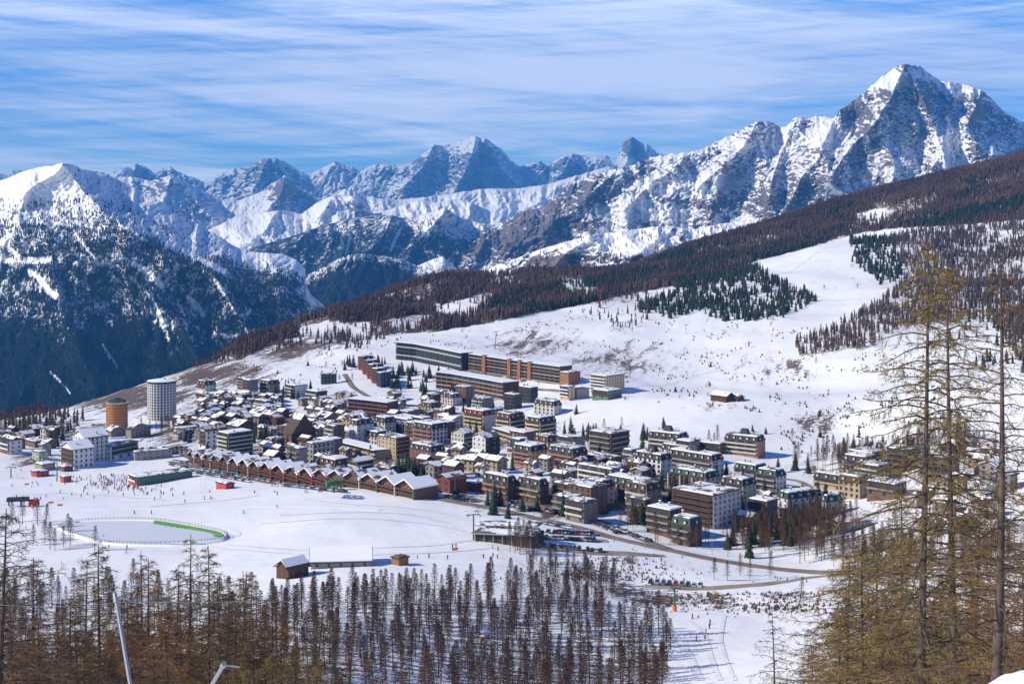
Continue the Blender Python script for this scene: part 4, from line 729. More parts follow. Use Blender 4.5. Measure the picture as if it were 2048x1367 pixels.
ZM = [(600, 760, 870, 920, 5, 'behind the hipped-roof hotel'), (1130, 1300, 1000, 1050, 5, 'beside the road fork'), (1440, 1560, 1010, 1060, 2, 'in the trees right of the big flat-roofed hotel'), (850, 1000, 800, 830, 4, 'above the cream towers'), (960, 1180, 905, 960, 4, 'among the pink and brown blocks'), (1180, 1450, 915, 960, 2, 'wedged between the mansard blocks'), (400, 560, 780, 830, 4, 'above the old houses'), (1700, 1900, 930, 1000, 6, 'behind the tall right-hand larches'), (700, 900, 855, 900, 4, 'beside the striped block')]
BT = [('narrow grey block', 'greybrown', 'flat', 'dark'), ('small white block', 'offwhite', 'mansard', 'dark'), ('timber-fronted block', 'brown', 'flat', 'brown'), ('beige stucco block', 'beige', 'mansard', 'brown'), ('dark shuttered block', 'dark', 'flat', 'green')]
for x0, x1, y0, y1, k, where in ZM:
    j = 0
    for _ in range(90):
        if j >= k: break
        px, py = random.uniform(x0, x1), random.uniform(y0, y1); g = G(px, py)
        if not free(g.x, g.y+7, 8): continue
        nm_, wa, ro, rc_ = BT[j % 5]; j += 1; nh += 1; s_ = random.uniform(13, 19)*F/g.y
        bld(nm_+' '+where, px-s_*.6, px, px+s_*.5, py, py-random.uniform(9, 15)*F/g.y, wa, ro, rc_, (random.choice(['wB', 'dB', 'b']), 'w'), balc=random.choice(['stone', 'offwhite', 'brown']), group='smaller blocks '+where, sp=3.3)
print('houses', nh, 'objects', len(bpy.data.objects))
# ---------------------------------------------------------------- roads, pond, cars, lifts, people
m_road = mat('road_asphalt', (.17, .13, .10), .9, noise=(.15, .9, (.26, .21, .17))); m_dirt = mat('gravel_yard', (.22, .16, .11), .95, noise=(.1, .9, (.36, .31, .26)))
m_ice = mat('pond_ice', (.60, .63, .68), .55, 0, .4, noise=(.03, .7, (.68, .70, .74))); m_gl = mat('green_liner', (.10, .30, .05), .7, noise=(.2, .8, (.18, .36, .09))); m_kerb = mat('kerb', (.4, .38, .35), .9)
def smooth_path(P_, n_):
    P_ = np.array([tuple(p) for p in P_]); t = np.concatenate([[0], np.cumsum(np.linalg.norm(np.diff(P_[:, :2], axis=0), axis=1))]); k = np.linspace(0, t[-1], n_)
    Q = np.stack([np.interp(k, t, P_[:, i]) for i in range(2)], -1)
    for _ in range(6): Q[1:-1] = (Q[:-2]+Q[1:-1]*2+Q[2:])/4
    return Q, t[-1]
def ribbon(name, pts, wd, m, lift=.22, kind='structure', label=None, kerb=False):
    P_ = [G(*p) for p in pts]; n0 = 40; Q, L_ = smooth_path(P_, n0); n_ = max(8, int(L_/2.5)); t = np.linspace(0, n0-1, n_); Q = np.stack([np.interp(t, np.arange(n0), Q[:, i]) for i in range(2)], -1)
    d = np.gradient(Q, axis=0); d /= np.linalg.norm(d, axis=1, keepdims=True); nr = np.stack([-d[:, 1], d[:, 0]], -1); K = 7; u = np.linspace(-.5, .5, K); wd_ = np.interp(np.linspace(0, 1, n_), np.linspace(0, 1, len(wd)), wd) if not np.isscalar(wd) else np.full(n_, wd)
    X = Q[:, None, 0]+nr[:, None, 0]*u[None]*wd_[:, None]; Y = Q[:, None, 1]+nr[:, None, 1]*u[None]*wd_[:, None]; Z = zN(X, Y); Z = Z*.4+Z.mean(1, keepdims=True)*.6+lift; Z[:, 0] -= .5; Z[:, -1] -= .5; Z = Z if wd_.max() > 3.5 else zN(X, Y)+.13
    idx = np.arange(n_*K).reshape(n_, K); q = np.stack([idx[:-1, :-1], idx[:-1, 1:], idx[1:, 1:], idx[1:, :-1]], -1).reshape(-1, 4)
    o = link(name, mesh_np(name, np.stack([X, Y, Z], -1).reshape(-1, 3), [q], [m], smooth=True)); tag(o, kind=kind); return Q
ribbon('road', [(840, 992), (900, 1002), (1000, 1018), (1100, 1042), (1180, 1062), (1250, 1082), (1330, 1100), (1420, 1118), (1520, 1134), (1640, 1141), (1760, 1140), (1900, 1128), (2060, 1110)], 8.5, m_road, .5)
ribbon('road', [(1040, 1000), (1100, 1020), (1180, 1036), (1220, 1050), (1290, 1080), (1340, 1100)], 7.5, m_road, .42)
ribbon('road', [(1290, 1172), (1360, 1176), (1450, 1176), (1550, 1166), (1640, 1152), (1760, 1143)], [5, 8, 8, 5, 5, 5], m_dirt, .4)
ribbon('road', [(1075, 1096), (1120, 1100), (1200, 1106), (1270, 1108), (1330, 1112)], [6, 9, 11, 10, 4], m_dirt, .36)
ribbon('car_park', [(1040, 1076), (1100, 1075), (1160, 1078), (1215, 1082)], [10, 12, 12, 8], m_dirt, .36)
ribbon('car_park', [(350, 922), (420, 942), (520, 958), (600, 972)], 12, m_road, .36)
ribbon('road', [(760, 850), (850, 862), (900, 905), (980, 930), (1030, 960), (1045, 1000)], 6, m_road, .36)
ribbon('road', [(1180, 940), (1250, 960), (1330, 975), (1450, 970)], 6, m_dirt, .36)
ribbon('road', [(480, 870), (560, 850), (640, 845), (720, 850), (800, 845)], 6, m_dirt, .36)
ribbon('car_park', [(250, 905), (320, 906), (380, 902)], 22, m_dirt, .36)
ribbon('road', [(660, 915), (740, 935), (820, 958), (900, 985), (960, 1002)], 7, m_road, .36)
ribbon('road', [(690, 748), (706, 775), (740, 795), (800, 808), (870, 815)], 6, m_road, .36)
ribbon('road', [(520, 895), (600, 900), (650, 902), (720, 925)], 6, m_road, .36)
ribbon('road', [(930, 752), (1000, 765), (1080, 778), (1170, 792)], 8, m_dirt, .36)
ribbon('road', [(1240, 985), (1330, 985), (1450, 1000), (1560, 985), (1620, 972)], 6, m_road, .36)
ribbon('road', [(1570, 958), (1600, 962), (1625, 975), (1640, 990)], 6, m_dirt, .36)
ribbon('path', [(350, 890), (360, 905), (385, 915)], 8, m_dirt, .36)
ribbon('piste', [(0, 1012), (120, 1020), (300, 1015), (520, 1010), (760, 1020)], 8, m_snow, .12)
m_trk = mat('tracked_snow', (.66, .67, .70), .8, noise=(.4, .9, (.80, .80, .81)))
for tr, wd in (([(560, 1030), (640, 1026), (740, 1024), (830, 1030), (900, 1046)], 1.6), ([(520, 1046), (620, 1040), (740, 1036), (850, 1046), (930, 1062)], 1.3), ([(450, 1088), (540, 1096), (640, 1100), (760, 1096), (880, 1090), (960, 1078)], 1.8), ([(420, 1092), (560, 1106), (700, 1112), (860, 1106), (980, 1096)], 1.2), ([(640, 1002), (720, 1010), (800, 1014), (880, 1024), (950, 1040)], 1.2), ([(300, 1012), (380, 1006), (450, 1000), (520, 990)], 1.0), ([(455, 1075), (480, 1070), (478, 1062), (462, 1058)], 1.4), ([(20, 990), (120, 985), (220, 990), (330, 1000)], 1.2), ([(1380, 1240), (1410, 1270), (1420, 1310), (1440, 1360)], 2.0), ([(1450, 1230), (1440, 1280), (1470, 1360)], 1.4), ([(1000, 1105), (1080, 1150), (1200, 1195), (1300, 1240), (1370, 1290), (1400, 1360)], 3.0), ([(1380, 620), (1440, 600), (1520, 570), (1600, 530), (1680, 490)], 2.5), ([(1150, 790), (1250, 780), (1400, 745), (1550, 720), (1700, 715)], 1.6)):
    ribbon('ski_track', tr, wd, m_trk, .56 if wd < 99 else 0)
# frozen pond with its fence and the bare green liner along the far bank
out = [(118, 1054), (150, 1045), (200, 1041), (260, 1040), (310, 1041), (350, 1047), (400, 1056), (440, 1064), (452, 1071), (440, 1078), (400, 1083), (340, 1087), (260, 1087), (210, 1084), (180, 1076), (140, 1064)]
zp = CAMZ-158.4; OW = []
for px, py in out:
    D = (CAMZ-zp)*F/(py-HY); OW.append(((px-1024)/F*D, D))
OW = np.array(OW); tt = np.linspace(0, len(OW), 129)[:-1]; ex = np.vstack([OW, OW[:1]]); OS = np.stack([np.interp(tt, np.arange(len(OW)+1), ex[:, i]) for i in range(2)], -1)
for _ in range(8): OS = (np.roll(OS, 1, 0)+OS*2+np.roll(OS, -1, 0))/4
cen = OS.mean(0); n_ = len(OS)
pond = mesh_np('pond', np.vstack([np.c_[OS, np.full(n_, zp)], [[*cen, zp]]]), [np.array([[i, (i+1) % n_, n_] for i in range(n_)])], [m_ice]); tag(link('pond', pond), kind='structure')
rim = []
for k_, (f, dz) in enumerate(((.985, .004), (1.0, .35), (1.025, .55), (1.07, -1.6))): rim.append(np.c_[cen+(OS-cen)*f, np.full(n_, zp+dz)])
V = np.vstack(rim); q = np.array([[a*n_+i, a*n_+(i+1) % n_, (a+1)*n_+(i+1) % n_, (a+1)*n_+i] for a in range(3) for i in range(n_)])
ppx, ppy = proj(OS[:, 0], OS[:, 1], zp); grn = (ppx > 308) & (ppx < 452) & (ppy < 1074)
tag(link('pond_bank', mesh_np('pond_bank', V, [q], [m_rs], smooth=True)), kind='structure')
gi = [i for i in range(n_) if grn[i]]
GV = []; GF = []
for i in range(n_):
    if not (grn[i] and grn[(i+1) % n_]): continue
    b = len(GV)
    for j in (i, (i+1) % n_):
        wv = 1.0+.012*math.sin(j*1.7)+.008*math.sin(j*3.1); o3 = OS[j]-cen; ln = np.linalg.norm(o3); un = o3/ln
        a = OS[j]-un*(5.2*wv+.8*math.sin(j*2.3)); c = OS[j]-un*.4; GV += [(a[0], a[1], zp+.06), (c[0], c[1], zp+.5)]
    GF.append((b, b+1, b+3, b+2))
me = bpy.data.meshes.new('green_liner'); me.from_pydata(GV, [], GF); me.materials.append(m_gl); tag(link('green_liner', me), 'strip of green liner showing along the far bank of the frozen pond', 'pond liner')
fe = empty('pond_fence', (OS[0][0], OS[0][1], zp)); tag(fe, 'low dark post and net fence running round the frozen pond', 'fence'); b = MB(); b2 = MB()
for i in range(n_):
    a = cen+(OS[i]-cen)*1.04; c = cen+(OS[(i+1) % n_]-cen)*1.04; a = a-OS[0]; c = c-OS[0]; b.box(a[0]-.06, a[0]+.06, a[1]-.06, a[1]+.06, .2, 1.5); b2.tube((a[0], a[1], 1.4), (c[0], c[1], 1.4), .04, None, 4); b2.tube((a[0], a[1], .9), (c[0], c[1], .9), .04, None, 4)
b.build('posts', [m_frb], fe)['kind'] = 'stuff'; b2.build('rails', [m_frb], fe)
# --- cars
m_tyre = mat('tyre', (.02, .02, .02), .9)
CARC = dict(white=(.7, .7, .7), silver=(.42, .44, .46), grey=(.16, .165, .175), black=(.02, .02, .025), dark_blue=(.02, .045, .12), red=(.42, .02, .02), blue=(.04, .14, .35), green=(.03, .10, .06))
CM = {k: mat('car_paint_'+k, v, .25, .3, .6) for k, v in CARC.items()}
def car_mesh(paint, tall):
    b = MB(); L_, Wd = (4.3, 1.8); h1 = .92; h2 = 1.46+tall
    b.frus((-L_/2, L_/2, -Wd/2, Wd/2), .32, (-L_/2+.08, L_/2-.1, -Wd/2+.05, Wd/2-.05), h1, 0)
    b.frus((-L_/2+.25, L_/2-1.05, -Wd/2+.08, Wd/2-.08), h1+.002, (-L_/2+.65, L_/2-1.85, -Wd/2+.25, Wd/2-.25), h2, 1, 0)
    b.box(-L_/2+.7, L_/2-1.9, -Wd/2+.27, Wd/2-.27, h2+.003, h2+.06, 0)
    for x in (-1.32, 1.32):
        for y in (-.86, .86): b.tube((x, y-.1, .33), (x, y+.1, .33), .33, None, 10, 2)
    b.box(L_/2-.02, L_/2+.03, -.75, -.4, .58, .76, 3).box(L_/2-.02, L_/2+.03, .4, .75, .58, .76, 3)
    return b.mesh('parked_car', [CM[paint], m_glass, m_tyre, m_fr])
CARM = {(c, t): car_mesh(c, t) for c in CARC for t in (0, .25)}
def car(px, py, rz, where, grp, col_=None):
    g = G(px, py); c = col_ or random.choices(list(CARC), [20, 18, 18, 22, 8, 5, 5, 2])[0]; o = link('parked_car', CARM[(c, random.choice((0, 0, .25)))], None, (g.x, g.y, g.z+.42), rz+random.uniform(-.05, .05)+(math.pi if random.random() < .5 else 0))
    tag(o, '%s car %s' % (c.replace('_', ' '), where), 'car', grp)
def row(p, q, n_, rz, where, grp, gap=.08, jit=.3):
    for i in range(n_):
        if random.random() < gap: continue
        t = (i+.5)/n_; car(p[0]+(q[0]-p[0])*t+random.uniform(-jit, jit), p[1]+(q[1]-p[1])*t, rz, where, grp)
rr = math.radians
row((1052, 1063), (1188, 1070), 20, rr(80), 'in the back row of the lower car park', 'cars in the back row of the lower car park')
row((1088, 1077), (1192, 1083), 13, rr(80), 'in the front row of the lower car park', 'cars in the front row of the lower car park', .2)
row((1180, 1044), (1238, 1068), 13, rr(20), 'parked along the road bend', 'cars along the road bend')
row((1086, 1048), (1140, 1058), 9, rr(-30), 'between the depot and the road', 'cars by the depot')
row((1022, 1010), (1065, 1022), 9, rr(60), 'below the red-brown square block', 'cars below the brown blocks')
row((1090, 1022), (1112, 1028), 4, rr(60), 'beside the road fork', 'cars at the road fork')
row((1084, 1092), (1215, 1106), 15, rr(85), 'on the brown gravel lot above the larch wood', 'cars on the gravel lot', .25)
for i, c in enumerate(['black', 'silver', 'grey', 'dark_blue', 'red', 'grey', 'black', 'silver', 'white']): car(1302+i*12.3, 1167+i*.9, rr(75), 'in the short line on the lower road' + (', the only red one' if c == 'red' else ''), 'cars lined up on the lower road', c)
for k_, (p, q, n_) in enumerate([((345, 923), (600, 966), 44), ((340, 931), (560, 968), 38), ((360, 942), (500, 965), 20), ((560, 972), (690, 985), 22)]): row(p, q, n_, rr(-50+k_*8), 'in the %s row of the long car park before the zigzag roofs' % ('rear', 'middle', 'front', 'right-hand')[k_], 'cars before the zigzag row', .06)
for k_ in range(3): row((262, 900+k_*5), (375, 897+k_*5), 13, rr(70), 'on the busy lot behind the white hotel', 'cars behind the white hotel', .15)
row((1180, 975), (1240, 985), 4, rr(20), 'under the pale office-like block', 'cars under the office block')
row((890, 995), (950, 1004), 8, rr(30), 'on the yard right of the barn-like house', 'cars near the barn-like house')
row((520, 890), (640, 895), 7, rr(10), 'along the street behind the corner block', 'cars on the village street')
row((700, 925), (830, 962), 12, rr(-30), 'along the road behind the zigzag roofs', 'cars behind the zigzag row', .2)
row((905, 910), (975, 932), 7, rr(-40), 'beside the low beige shops', 'cars by the low shops', .2)
row((1190, 945), (1330, 978), 11, rr(-20), 'on the lane between the mansard blocks', 'cars between the mansard blocks', .25)
row((1230, 1058), (1300, 1085), 9, rr(-40), 'on the verge below the timber blocks', 'cars below the timber blocks', .2)
# --- lifts
m_gr = mat('lift_green', (.05, .17, .04), .5); m_or = mat('safety_pad', (.75, .16, .03), .7); m_blk = mat('dark_steel', (.05, .055, .06), .5, .5)
def pylon(px, py, h, colr, label, pad=False, arm=5.0, rz=0.6, lean=0):
    g = G(px, py); e = empty('lift_pylon', g, rz); tag(e, label, 'lift pylon')
    MB().tube((0, 0, -2), (0, 0, h), .42, .28, 10).build('mast', [colr], e); MB().tube((-arm/2, 0, h-.2), (arm/2, 0, h-.2), .2, None, 6).build('crossarm', [m_blk], e)
    for s_ in (-1, 1): MB().box(-.12, .12, -1.9, 1.9, -.35, -.1).tube((0, -1.5, -.45), (0, -1.5, -.1), .3, None, 8).tube((0, 1.5, -.45), (0, 1.5, -.1), .3, None, 8).build('sheave_set', [m_blk], e, (s_*arm/2, 0, h-.3))
    MB().tube((.35, 0, 0), (.25, 0, h-.6), .05, None, 4).build('ladder', [m_metal], e)
    if pad: MB().cyl(0, 0, .85, .85, 0, 2.0, 12).build('pad', [m_or], e)
    if lean: e.rotation_euler[0] = lean
    return g+Vector((0, 0, h))
tp1 = pylon(1349, 1222, 8.6, m_gr, 'green lift pylon with an orange pad at its foot on the lower piste', True, 4, 1.2)
tp2 = pylon(947, 1079, 11.5, m_gr, 'green lift pylon with wide crossarm beside the modern depot', False, 5.5, .3)
tp3 = pylon(990, 699, 20, m_blk, 'dark leaning lift pylon alone on the open slope above the blocks', False, 5, .6, .12)
tp4 = pylon(22, 955, 7, m_blk, 'dark T-shaped lift pylon at the left edge of the piste', False, 6, .2)
tp5 = pylon(114, 962, 13, m_gr, 'thin green lift mast by the ticket hut', False, 3, .4)
for px, py in ((1372, 668), (1020, 700), (1654, 690)): pylon(px, py, 11, m_metal, 'grey lattice power pylon %s' % {1372: 'by the tree patch on the upper slope', 1020: 'just right of the leaning pylon', 1654: 'in front of the brown trees on the right'}[px], False, 4, .5)
# station buildings of the lifts
g = G(668, 980); e = empty('lift_station', g, .5); tag(e, 'green chairlift top station on the crest of the piste', 'lift station')
MB().box(-4.5, 4.5, -1.5, 1.5, 3.2, 4.9, 0).prism([(-5, 4.904), (0, 5.6), (5, 4.904)], -1.8, 1.8, 0).build('drive_housing', [m_gr], e)
for x in (-4, 4): MB().tube((x, 0, -2), (x, 0, 3.2), .45, None, 8).build('leg', [m_gr], e)
MB().box(-3, 0, -6, -4, 0, 2.6, 0).build('cabin', [m_gr], e)
g = G(30, 1012); e = empty('lift_station', g, .2); tag(e, 'red and dark chairlift bottom station at the left edge', 'lift station')
MB().box(-4, 7, -2, 2, 2.8, 4.6, 0).build('drive_housing', [m_blk], e); MB().box(7.01, 12, -2.2, 2.2, 0, 3, 0).build('cabin', [MW['redbright']], e)
for x in (-3, 3): MB().tube((x, 0, -2), (x, 0, 2.8), .4, None, 8).build('leg', [m_blk], e)
# big openwork ski ring letters lying on the bank, built as slats, blue shadow put into their colour
g = G(704, 997); e = empty('slat_sign', g, -.35); tag(e, 'openwork sign frame in blue shadow tone lying on the snow bank below the top station', 'sign'); 
MB().box(-5.5, 5.5, -1.2, -.9, 0, .5).box(-5.5, 5.5, 2.2, 2.5, .9, 1.4).box(-5.5, -5.2, -.898, 2.198, .4, .9).box(5.2, 5.5, -.898, 2.198, .4, .9).build('frame', [MW['blue']], e)
for i in range(5): MB().box(-.2, .2, -.89, 2.19, .45, .95).build('slat', [MW['blue']], e, (-3.9+i*1.9, 0, 0), .25 if i % 2 else -.25)
# thin haul rope crossing the lower wood
def rope(p, q, sag, r, label, n_=30):
    b = MB(); pts = [Vector(p).lerp(Vector(q), i/n_)-Vector((0, 0, sag*4*(i/n_)*(1-i/n_))) for i in range(n_+1)]
    V, Fq = segs([tuple(a) for a in pts[:-1]], [tuple(a) for a in pts[1:]], [r]*n_, [r]*n_, 4); o = link('haul_rope', mesh_np('haul_rope', V, [Fq], [m_metal])); tag(o, label, 'cable')
pe = Vector(px2(236, 1203, 34)); rope(tp1, pe, 1.2, .010, 'thin pale haul rope crossing in front of the lower larch wood')
rope(Vector(px2(236, 1203, 34)), Vector(px2(-150, 1196, 16)), .1, .004, 'short rope end running left from the grey pole')
m_pole = mat('galvanised_pole', (.42, .44, .46), .4, .7)
def fgpole(p0, p1, r, label):
    a, b_ = Vector(px2(*p0)), Vector(px2(*p1)); e = empty('snow_lance', a); tag(e, label, 'snow lance'); d = (b_-a)
    MB().tube((0, 0, 0), tuple(d), r, r*.85, 12).build('pole', [m_pole], e)
    n = d.normalized(); MB().tube(tuple(d-n*.02), tuple(d+n*.12), r*1.35, r*1.1, 12).tube(tuple(d+n*.05), tuple(d+n*.05+Vector((.22, 0, -.03))), r*.5, r*.4, 8).build('nozzle', [m_pole], e)
    if a.z > zN(a.x, a.y): MB().tube((0, 0, 0), (a.x*0, 0, float(zN(a.x, a.y))-a.z-.5), r, None, 12).build('stand', [m_pole], e)
fgpole((266, 1400, 22), (232, 1200, 22.6), .030, 'tall leaning grey metal pole in the left foreground')
fgpole((414, 1385, 21), (446, 1330, 19.5), .030, 'short grey metal pole end at the bottom edge')
# --- people
skin = mat('skin', (.5, .3, .2), .6)
def person_mesh(jacket, trousers):
    """standing skier: one continuous skinned figure with skis"""
    V = [(0, 0, .95), (0, 0, 1.15), (0, 0, 1.42), (0, 0, 1.54), (0, .02, 1.66), (0, .02, 1.78), (.1, 0, .9), (.12, .05, .5), (.13, 0, .08), (.13, .18, .04), (-.1, 0, .9), (-.12, .05, .5), (-.13, 0, .08), (-.13, .18, .04), (.2, 0, 1.40), (.30, .05, 1.12), (.30, .28, 1.0), (-.2, 0, 1.40), (-.30, .05, 1.12), (-.30, .28, 1.0)]
    E = [(0, 1), (1, 2), (2, 3), (3, 4), (4, 5), (0, 6), (6, 7), (7, 8), (8, 9), (0, 10), (10, 11), (11, 12), (12, 13), (2, 14), (14, 15), (15, 16), (2, 17), (17, 18), (18, 19)]
    R_ = [.17, .17, .19, .08, .11, .09, .11, .085, .07, .06, .11, .085, .07, .06, .09, .06, .045, .09, .06, .045]
    me = bpy.data.meshes.new('p'); me.from_pydata(V, E, []); o = bpy.data.objects.new('p', me); col.objects.link(o); o.modifiers.new('s', 'SKIN')
    for i, v in enumerate(me.skin_vertices[0].data): v.radius = (R_[i], R_[i]); v.use_root = (i == 0)
    dg = C.evaluated_depsgraph_get(); dg.update(); m2 = bpy.data.meshes.new_from_object(o.evaluated_get(dg)); bpy.data.objects.remove(o)
    bm = bmesh.new(); bm.from_mesh(m2); m2.materials.clear()
    for f in bm.faces:
        z = f.calc_center_median().z; f.material_index = 0 if .93 < z < 1.52 else (1 if z <= .93 else (2 if z < 1.70 else 3))
    for s_ in (-.13, .13):
        q = bmesh.ops.create_cube(bm, size=1); bmesh.ops.scale(bm, vec=(.09, 1.7, .03), verts=q['verts']); bmesh.ops.translate(bm, vec=(s_, .1, .015), verts=q['verts'])
        for f in {f for v in q['verts'] for f in v.link_faces}: f.material_index = 1
    bm.to_mesh(m2); bm.free()
    for m_ in (jacket, trousers, skin, jacket): m2.materials.append(m_)
    m2.name = 'person'; return m2
JC = dict(red=(.5, .03, .03), black=(.02, .02, .025), blue=(.04, .10, .35), white=(.6, .6, .6), orange=(.6, .2, .03), green=(.05, .25, .1), purple=(.15, .05, .2), dark=(.05, .05, .07))
JM = {k: mat('jacket_'+k, v, .8) for k, v in JC.items()}; PM = {k: person_mesh(JM[k], JM['black' if k != 'black' else 'dark']) for k in JC}
def pers(px, py, where, grp, c=None, rz=None):
    g = G(px, py); c = c or random.choices(list(JC), [5, 6, 4, 2, 2, 1, 1, 6])[0]; o = link('person', PM[c], None, (g.x, g.y, g.z+.05), rz if rz is not None else random.random()*6.28); tag(o, 'person in %s jacket %s' % ('a dark grey' if c == 'dark' else ('an orange' if c == 'orange' else 'a '+c), where), 'person', grp)
for _ in range(95):
    px = random.gauss(235, 60); pers(px, random.gauss(966+(px-180)*.12, 6), 'in the snow crowd before the green-walled restaurant', 'skiers crowding before the restaurant')
for _ in range(45): pers(random.uniform(195, 255), random.uniform(950, 968), 'on the busy terrace left of the green-walled restaurant', 'people on the restaurant terrace')
for _ in range(22): pers(random.uniform(10, 200), random.uniform(955, 1000), 'skiing on the upper left piste', 'skiers on the upper left piste')
for _ in range(14): pers(random.uniform(255, 560), random.uniform(978, 1030), 'crossing the wide white piste in the middle', 'skiers on the wide piste')
for _ in range(10): pers(random.uniform(60, 90), random.uniform(1008, 1018), 'queueing at the red chairlift station', 'skiers at the chairlift queue')
for px, py in [(1385, 1236), (1420, 1247), (1419, 1256), (1412, 1266), (1410, 1278), (1393, 1281), (1368, 1222)]: pers(px, py, 'skiing down the lower right piste', 'skiers on the lower right piste')
for px, py in [(905, 1095), (912, 1094), (967, 1115), (985, 1096), (996, 1100), (986, 1113), (995, 1116), (985, 1130), (835, 1115), (858, 1115), (895, 1118)]: pers(px, py, 'on the piste above the lower larch wood', 'skiers above the larch wood')
for px, py in [(218, 1095), (254, 1096), (252, 1105), (206, 1076), (52, 1058), (415, 1099)]: pers(px, py, 'skiing below the frozen pond', 'skiers below the frozen pond')
for px, py in [(544, 972), (550, 971), (556, 972), (576, 974), (610, 985), (614, 984)]: pers(px, py, 'standing on the piste crest below the car park', 'skiers on the piste crest')
# red safety marker banners on the piste
for px, py, wh in ((102, 1007, 'below the ticket hut, left one'), (120, 1012, 'below the ticket hut, right one'), (54, 970, 'near the left pylon'), (910, 1101, 'on the piste above the larch wood'), (641, 984, 'beside the top station'), (1624, 1318, 'on the snow beside the olive larches')):
    g = G(px, py); e = empty('piste_marker', g, .3); tag(e, 'orange-red piste marker banner '+wh, 'marker'); MB().box(-1.3, 1.3, -.05, .05, .3, 1.3).build('banner', [m_or], e)
    for s_ in (-1.2, 1.2): MB().tube((s_, 0, -.5), (s_, 0, 1.5), .05, None, 6).build('post', [m_blk], e)
for i, (px, py) in enumerate([(402, 985), (410, 986), (416, 985), (424, 985)]):
    g = G(px, py); e = empty('flag_pole', g); tag(e, 'thin white flag pole, %s of the four by the red shelter' % ('first', 'second', 'third', 'last')[i], 'flag pole', 'flag poles by the red shelter'); MB().tube((0, 0, -1), (0, 0, 9), .1, .06, 6).build('pole', [m_fr], e)
for i, (px, py) in enumerate([(1287, 1036), (1272, 1045), (1365, 1080), (1145, 1030), (1115, 1020), (1060, 1005), (1270, 1094), (1289, 1098), (1424, 1110)]):
    g = G(px, py); e = empty('street_lamp', g, random.random()); tag(e, 'thin grey street lamp along the road below the brown blocks', 'street lamp', 'street lamps along the road'); MB().tube((0, 0, -1), (0, 0, 9.5), .12, .08, 6).build('pole', [m_metal], e); MB().tube((0, 0, 9.4), (1.3, 0, 9.7), .07, None, 5).box(1.0, 1.8, -.14, .14, 9.6, 9.78).build('lamp_head', [m_metal], e)
# ---------------------------------------------------------------- trees
m_bark = mat('larch_bark', (.055, .038, .030), .9, noise=(4, .9, (.12, .09, .075)))
m_twig = mat('larch_twigs', (.105, .066, .052), .9, noise=(.6, .9, (.062, .036, .032)))
m_twig2 = mat('larch_twigs_rust', (.150, .080, .038), .9, noise=(.7, .9, (.075, .045, .028)))
m_olive = mat('larch_twigs_olive', (.27, .19, .05), .85, noise=(1.3, 1.0, (.075, .048, .030)))
m_fgbrown = mat('larch_twigs_umber', (.20, .125, .052), .9, noise=(1.2, 1.0, (.055, .036, .024)))
m_fgrust = mat('larch_twigs_orange', (.28, .14, .045), .9, noise=(1.2, 1.0, (.09, .05, .028)))
m_spr = mat('spruce_needles', (.020, .036, .020), .8, noise=(.5, .9, (.035, .05, .025)))
m_sprfar = mat('far_conifer', (.018, .034, .030), .85)
m_larfar = mat('far_larch', (.115, .070, .052), .9, noise=(.012, .9, (.075, .048, .040)))
m_larfar2 = mat('far_larch_rust', (.155, .092, .058), .9, noise=(.012, .9, (.10, .062, .045)))
